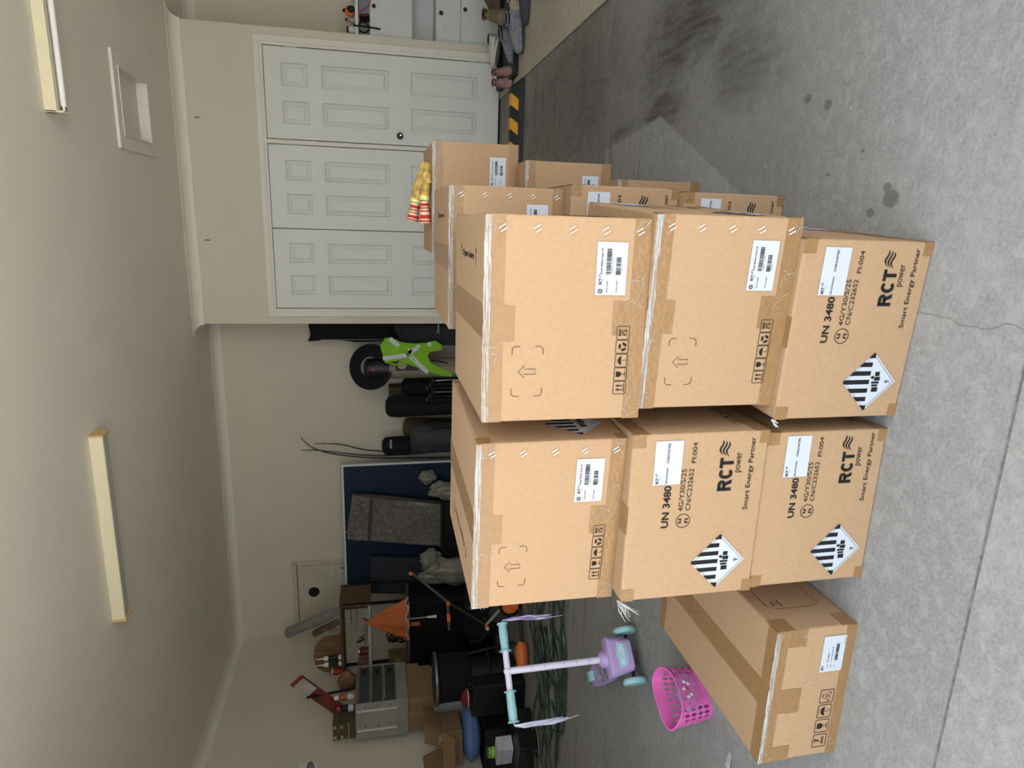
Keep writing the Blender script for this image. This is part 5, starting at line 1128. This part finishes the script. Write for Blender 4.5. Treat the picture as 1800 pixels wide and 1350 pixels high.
obj('carton_wall', [bx(-ow/2, ow/2, -od/2, -od/2+.005, 0, oh), bx(-ow/2, ow/2, od/2-.005, od/2, 0, oh), bx(-ow/2, -ow/2+.005, -od/2, od/2, 0, oh), bx(ow/2-.005, ow/2, -od/2, od/2, 0, oh), bx(-ow/2, ow/2, -od/2, od/2, 0, .005)], CARD_DULL, oc)
for M_, sx, sy in ((Mt(0, -od/2, oh, .55), ow, .17), (Mt(0, od/2, oh, -.9, 0, PI), ow, .17), (Mt(ow/2, 0, oh, -1.1, 0, PI/2), od, .17), (Mt(-ow/2, 0, oh, -1.2, 0, -PI/2), od, .17)):
    obj('flap', T(M_, bx(-sx/2, sx/2, -sy, 0, -.0025, .0025)), CARD_DULL, oc)
obj('packing', [ball((-.05+.06*k, .02*(-1)**k, oh-.035), (.07, .08, .05), 14, 10, .10, k) for k in range(3)], mat('packing_mix', (.05, .045, .04), .7, var=.6, scale=30, var2=(.55, .48, .30)), oc, smooth=True)
fc = wt('flight_case', 'low black riveted case on the floor by the green cable', 'case', (-4.20, 4.34, 0))
wo('case_shell', T(Mt(-4.20, 4.34, 0, 0, 0, -.30), bx(-.28, .28, -.17, .17, 0, .155)), BLACK, fc, bevel=.01)
wo('edge_rail', T(Mt(-4.20, 4.34, 0, 0, 0, -.30), bx(-.284, .284, -.174, -.158, .145, .160)), mat('dull_rail', (.05, .05, .055), .4, metal=.5), fc)
for i in (-.24, -.20, .20, .24):
    for z_ in (.04, .115): wo('rivet', T(Mt(-4.20, 4.34, 0, 0, 0, -.30), cyl((i, -.1705, z_), (i, -.174, z_), .005, n=10)), CHROME, fc)
wx = thing('white_carton', 'small white carton standing on the black riveted case', 'box', (-4.22, 4.36, .162), -.28); obj('carton_body', bx(-.10, .10, -.06, .06, 0, .13), mat('white_card', (.60, .60, .66), .6), wx, bevel=.002); obj('tuck_flap', bx(-.098, .098, -.0615, -.06, .085, .0875), mat('grey_slit', (.3, .3, .34), .6), wx)
gt = thing('green_tin', 'bright green tin on top of the small white carton', 'tin', (-4.225, 4.36, .293)); obj('tin_body', lathe([(.042, 0), (.043, .004), (.043, .062), (.040, .066)], 26), mat('lime_label', (.20, .40, .04), .4, var=.25, scale=40), gt, smooth=True); obj('white_band', lathe([(.0434, .024), (.0434, .031)], 26, None, False), WHITEP, gt, smooth=True); obj('tin_lid', lathe([(.040, .066), (.041, .071), (.036, .073)], 26), mat('dark_green_lid', (.05, .12, .02), .4), gt, smooth=True)
ty = (-4.134, 4.530, 0.000)
t = thing('yellow_tape_roll', 'roll of yellow tape standing on the floor by the riveted case', 'tape roll', (ty[0], ty[1]+.05, 0), .4); obj('tape_ring', T(Mt(0, 0, .047, PI/2), lathe([(.030, -.02), (.047, -.02), (.047, .02), (.030, .02), (.030, -.02)], 26, None, False)), mat('yellow_roll', (.42, .34, .03), .5), t, smooth=True); obj('paper_core', T(Mt(0, 0, .047, PI/2), lathe([(.028, -.019), (.030, -.019), (.030, .019), (.028, .019), (.028, -.019)], 26, None, False)), CARD_DULL, t)
# orange power tool behind the scooter
ot = (-3.465, 4.473, 0.000)
t = thing('hedge_tool', 'orange and black power tool lying on the floor behind the scooter', 'power tool', (ot[0], ot[1]+.08, 0), .5)
obj('motor_housing', loft([[(x, .055*k*math.cos(a), .06+.055*k*math.sin(a)) for a in [2*PI*i/16 for i in range(16)]] for x, k in ((-.11, .5), (-.09, .9), (0, 1.), (.06, .85), (.09, .5))]), ORANGE, t, smooth=True); obj('grip', tube([(-.07, 0, .10), (-.12, 0, .16), (-.03, 0, .19), (.06, 0, .16), (.08, 0, .09)], .016, 10), BLACK, t, smooth=True); obj('blade_guard', bx(.08, .36, -.025, .025, .035, .06), BLACK, t, bevel=.006)
# black tool bag with pale patches
tb = wt('tool_bag', 'black soft tool bag with two pale patches behind the scooter', 'bag', (-3.72, 5.62, 0)); wo('bag_body', bx(-3.98, -3.46, 5.50, 5.76, 0, .38), BLACKC, tb, bevel=.05, smooth=True); wo('patch', T(Mt(-3.58, 5.497, .20, 0, .3, 0), bx(-.012, .012, -.002, .002, -.05, .05)), mat('pale_patch', (.38, .38, .40), .6), tb); wo('patch', T(Mt(-3.76, 5.497, .16, 0, .3, 0), bx(-.012, .012, -.002, .002, -.05, .05)), mat('pale_patch', (.38, .38, .40), .6), tb)
wo('carry_handle', tube([(-3.86, 5.63, .375), (-3.84, 5.63, .44), (-3.60, 5.63, .44), (-3.58, 5.63, .375)], .012, 8), BLACKC, tb, smooth=True)
# golf trolley
g0 = Vector((-3.217, 5.550, 0.911)); g1 = Vector((-3.371, 5.250, 0.596)); g2_ = Vector((-3.528, 5.050, 0.602)); g3 = Vector((-3.478, 5.000, 0.279)); g4 = Vector((-3.262, 4.950, 0.135)); gw = (-3.202, 4.834, 0.000)
go = wt('golf_trolley', 'folding black golf trolley with orange joints and a silver tube', 'golf trolley', (g4.x, g4.y, 0))
DGR = mat('dark_grey_alloy', (.10, .10, .115), .4, metal=.5)
wo('upper_bar', tube([g0, g1], .013, 10), DGR, go, smooth=True); wo('handle_grip', tube([g0+Vector((-.07, 0, .01)), g0, g0+Vector((.07, 0, .0))], .020, 10), BLACK, go, smooth=True)
for p in (g0+Vector((0, -.02, 0)), g1+Vector((0, -.03, 0)), g3+Vector((0, -.04, 0))): wo('joint_knob', lathe([(.015, -.014), (.019, -.008), (.019, .008), (.014, .014)], 18, Mt(p.x, p.y, p.z, PI/2)), ORANGE, go, smooth=True)
wo('knob_cap', lathe([(.013, 0), (.013, .004), (.006, .005)], 14, Mt(g3.x, g3.y-.056, g3.z, PI/2)), WHITEP, go, smooth=True)
wo('middle_bar', tube([g1, g1.lerp(g3, .5), g3], .014, 10), BLACK, go, smooth=True); wo('accessory_arm', tube([g1, g2_], .013, 8), DGR, go, smooth=True); wo('arm_sleeve', tube([g1.lerp(g2_, .45), g1.lerp(g2_, .72)], .016, 10), ORANGE, go, smooth=True)
wo('silver_tube', tube([g3, g4, g4+(g4-g3)*.35], .020, 12), CHROME, go, smooth=True); wo('bag_cradle', tube([g3, g3+Vector((-.10, .05, -.03)), g3+Vector((-.16, .0, .06)), g3+Vector((-.12, -.03, .14))], .014, 8), BLACK, go, smooth=True)
for k, (wx_, wy_, r_) in enumerate(((gw[0], gw[1]+.02, .10), (g3.x-.03, g3.y+.22, .13), (g3.x+.62, g3.y+.40, .13))):
    wl = wo('wheel', lathe([(r_*.72, -.02), (r_*.95, -.02), (r_, -.008), (r_, .008), (r_*.95, .02), (r_*.72, .02), (r_*.72, -.02)], 30, Mt(wx_, wy_, r_+.002, PI/2, 0, .1), False), BLACK, go, smooth=True); wo('wheel_hub', lathe([(.01, -.024), (r_*.5, -.020), (r_*.74, -.012), (r_*.74, .012), (.01, .02)], 24, Mt(wx_, wy_, r_+.002, PI/2, 0, .1)), ORANGE if k == 0 else DGR, wl, smooth=True)
wo('rear_strut', [tube([g3, (g3.x-.03, g3.y+.22, .13)], .012, 8), tube([g4, (g3.x+.62, g3.y+.40, .13)], .012, 8), tube([g4+(g4-g3)*.3, (gw[0], gw[1]+.02, .10)], .012, 8)], BLACK, go, smooth=True)
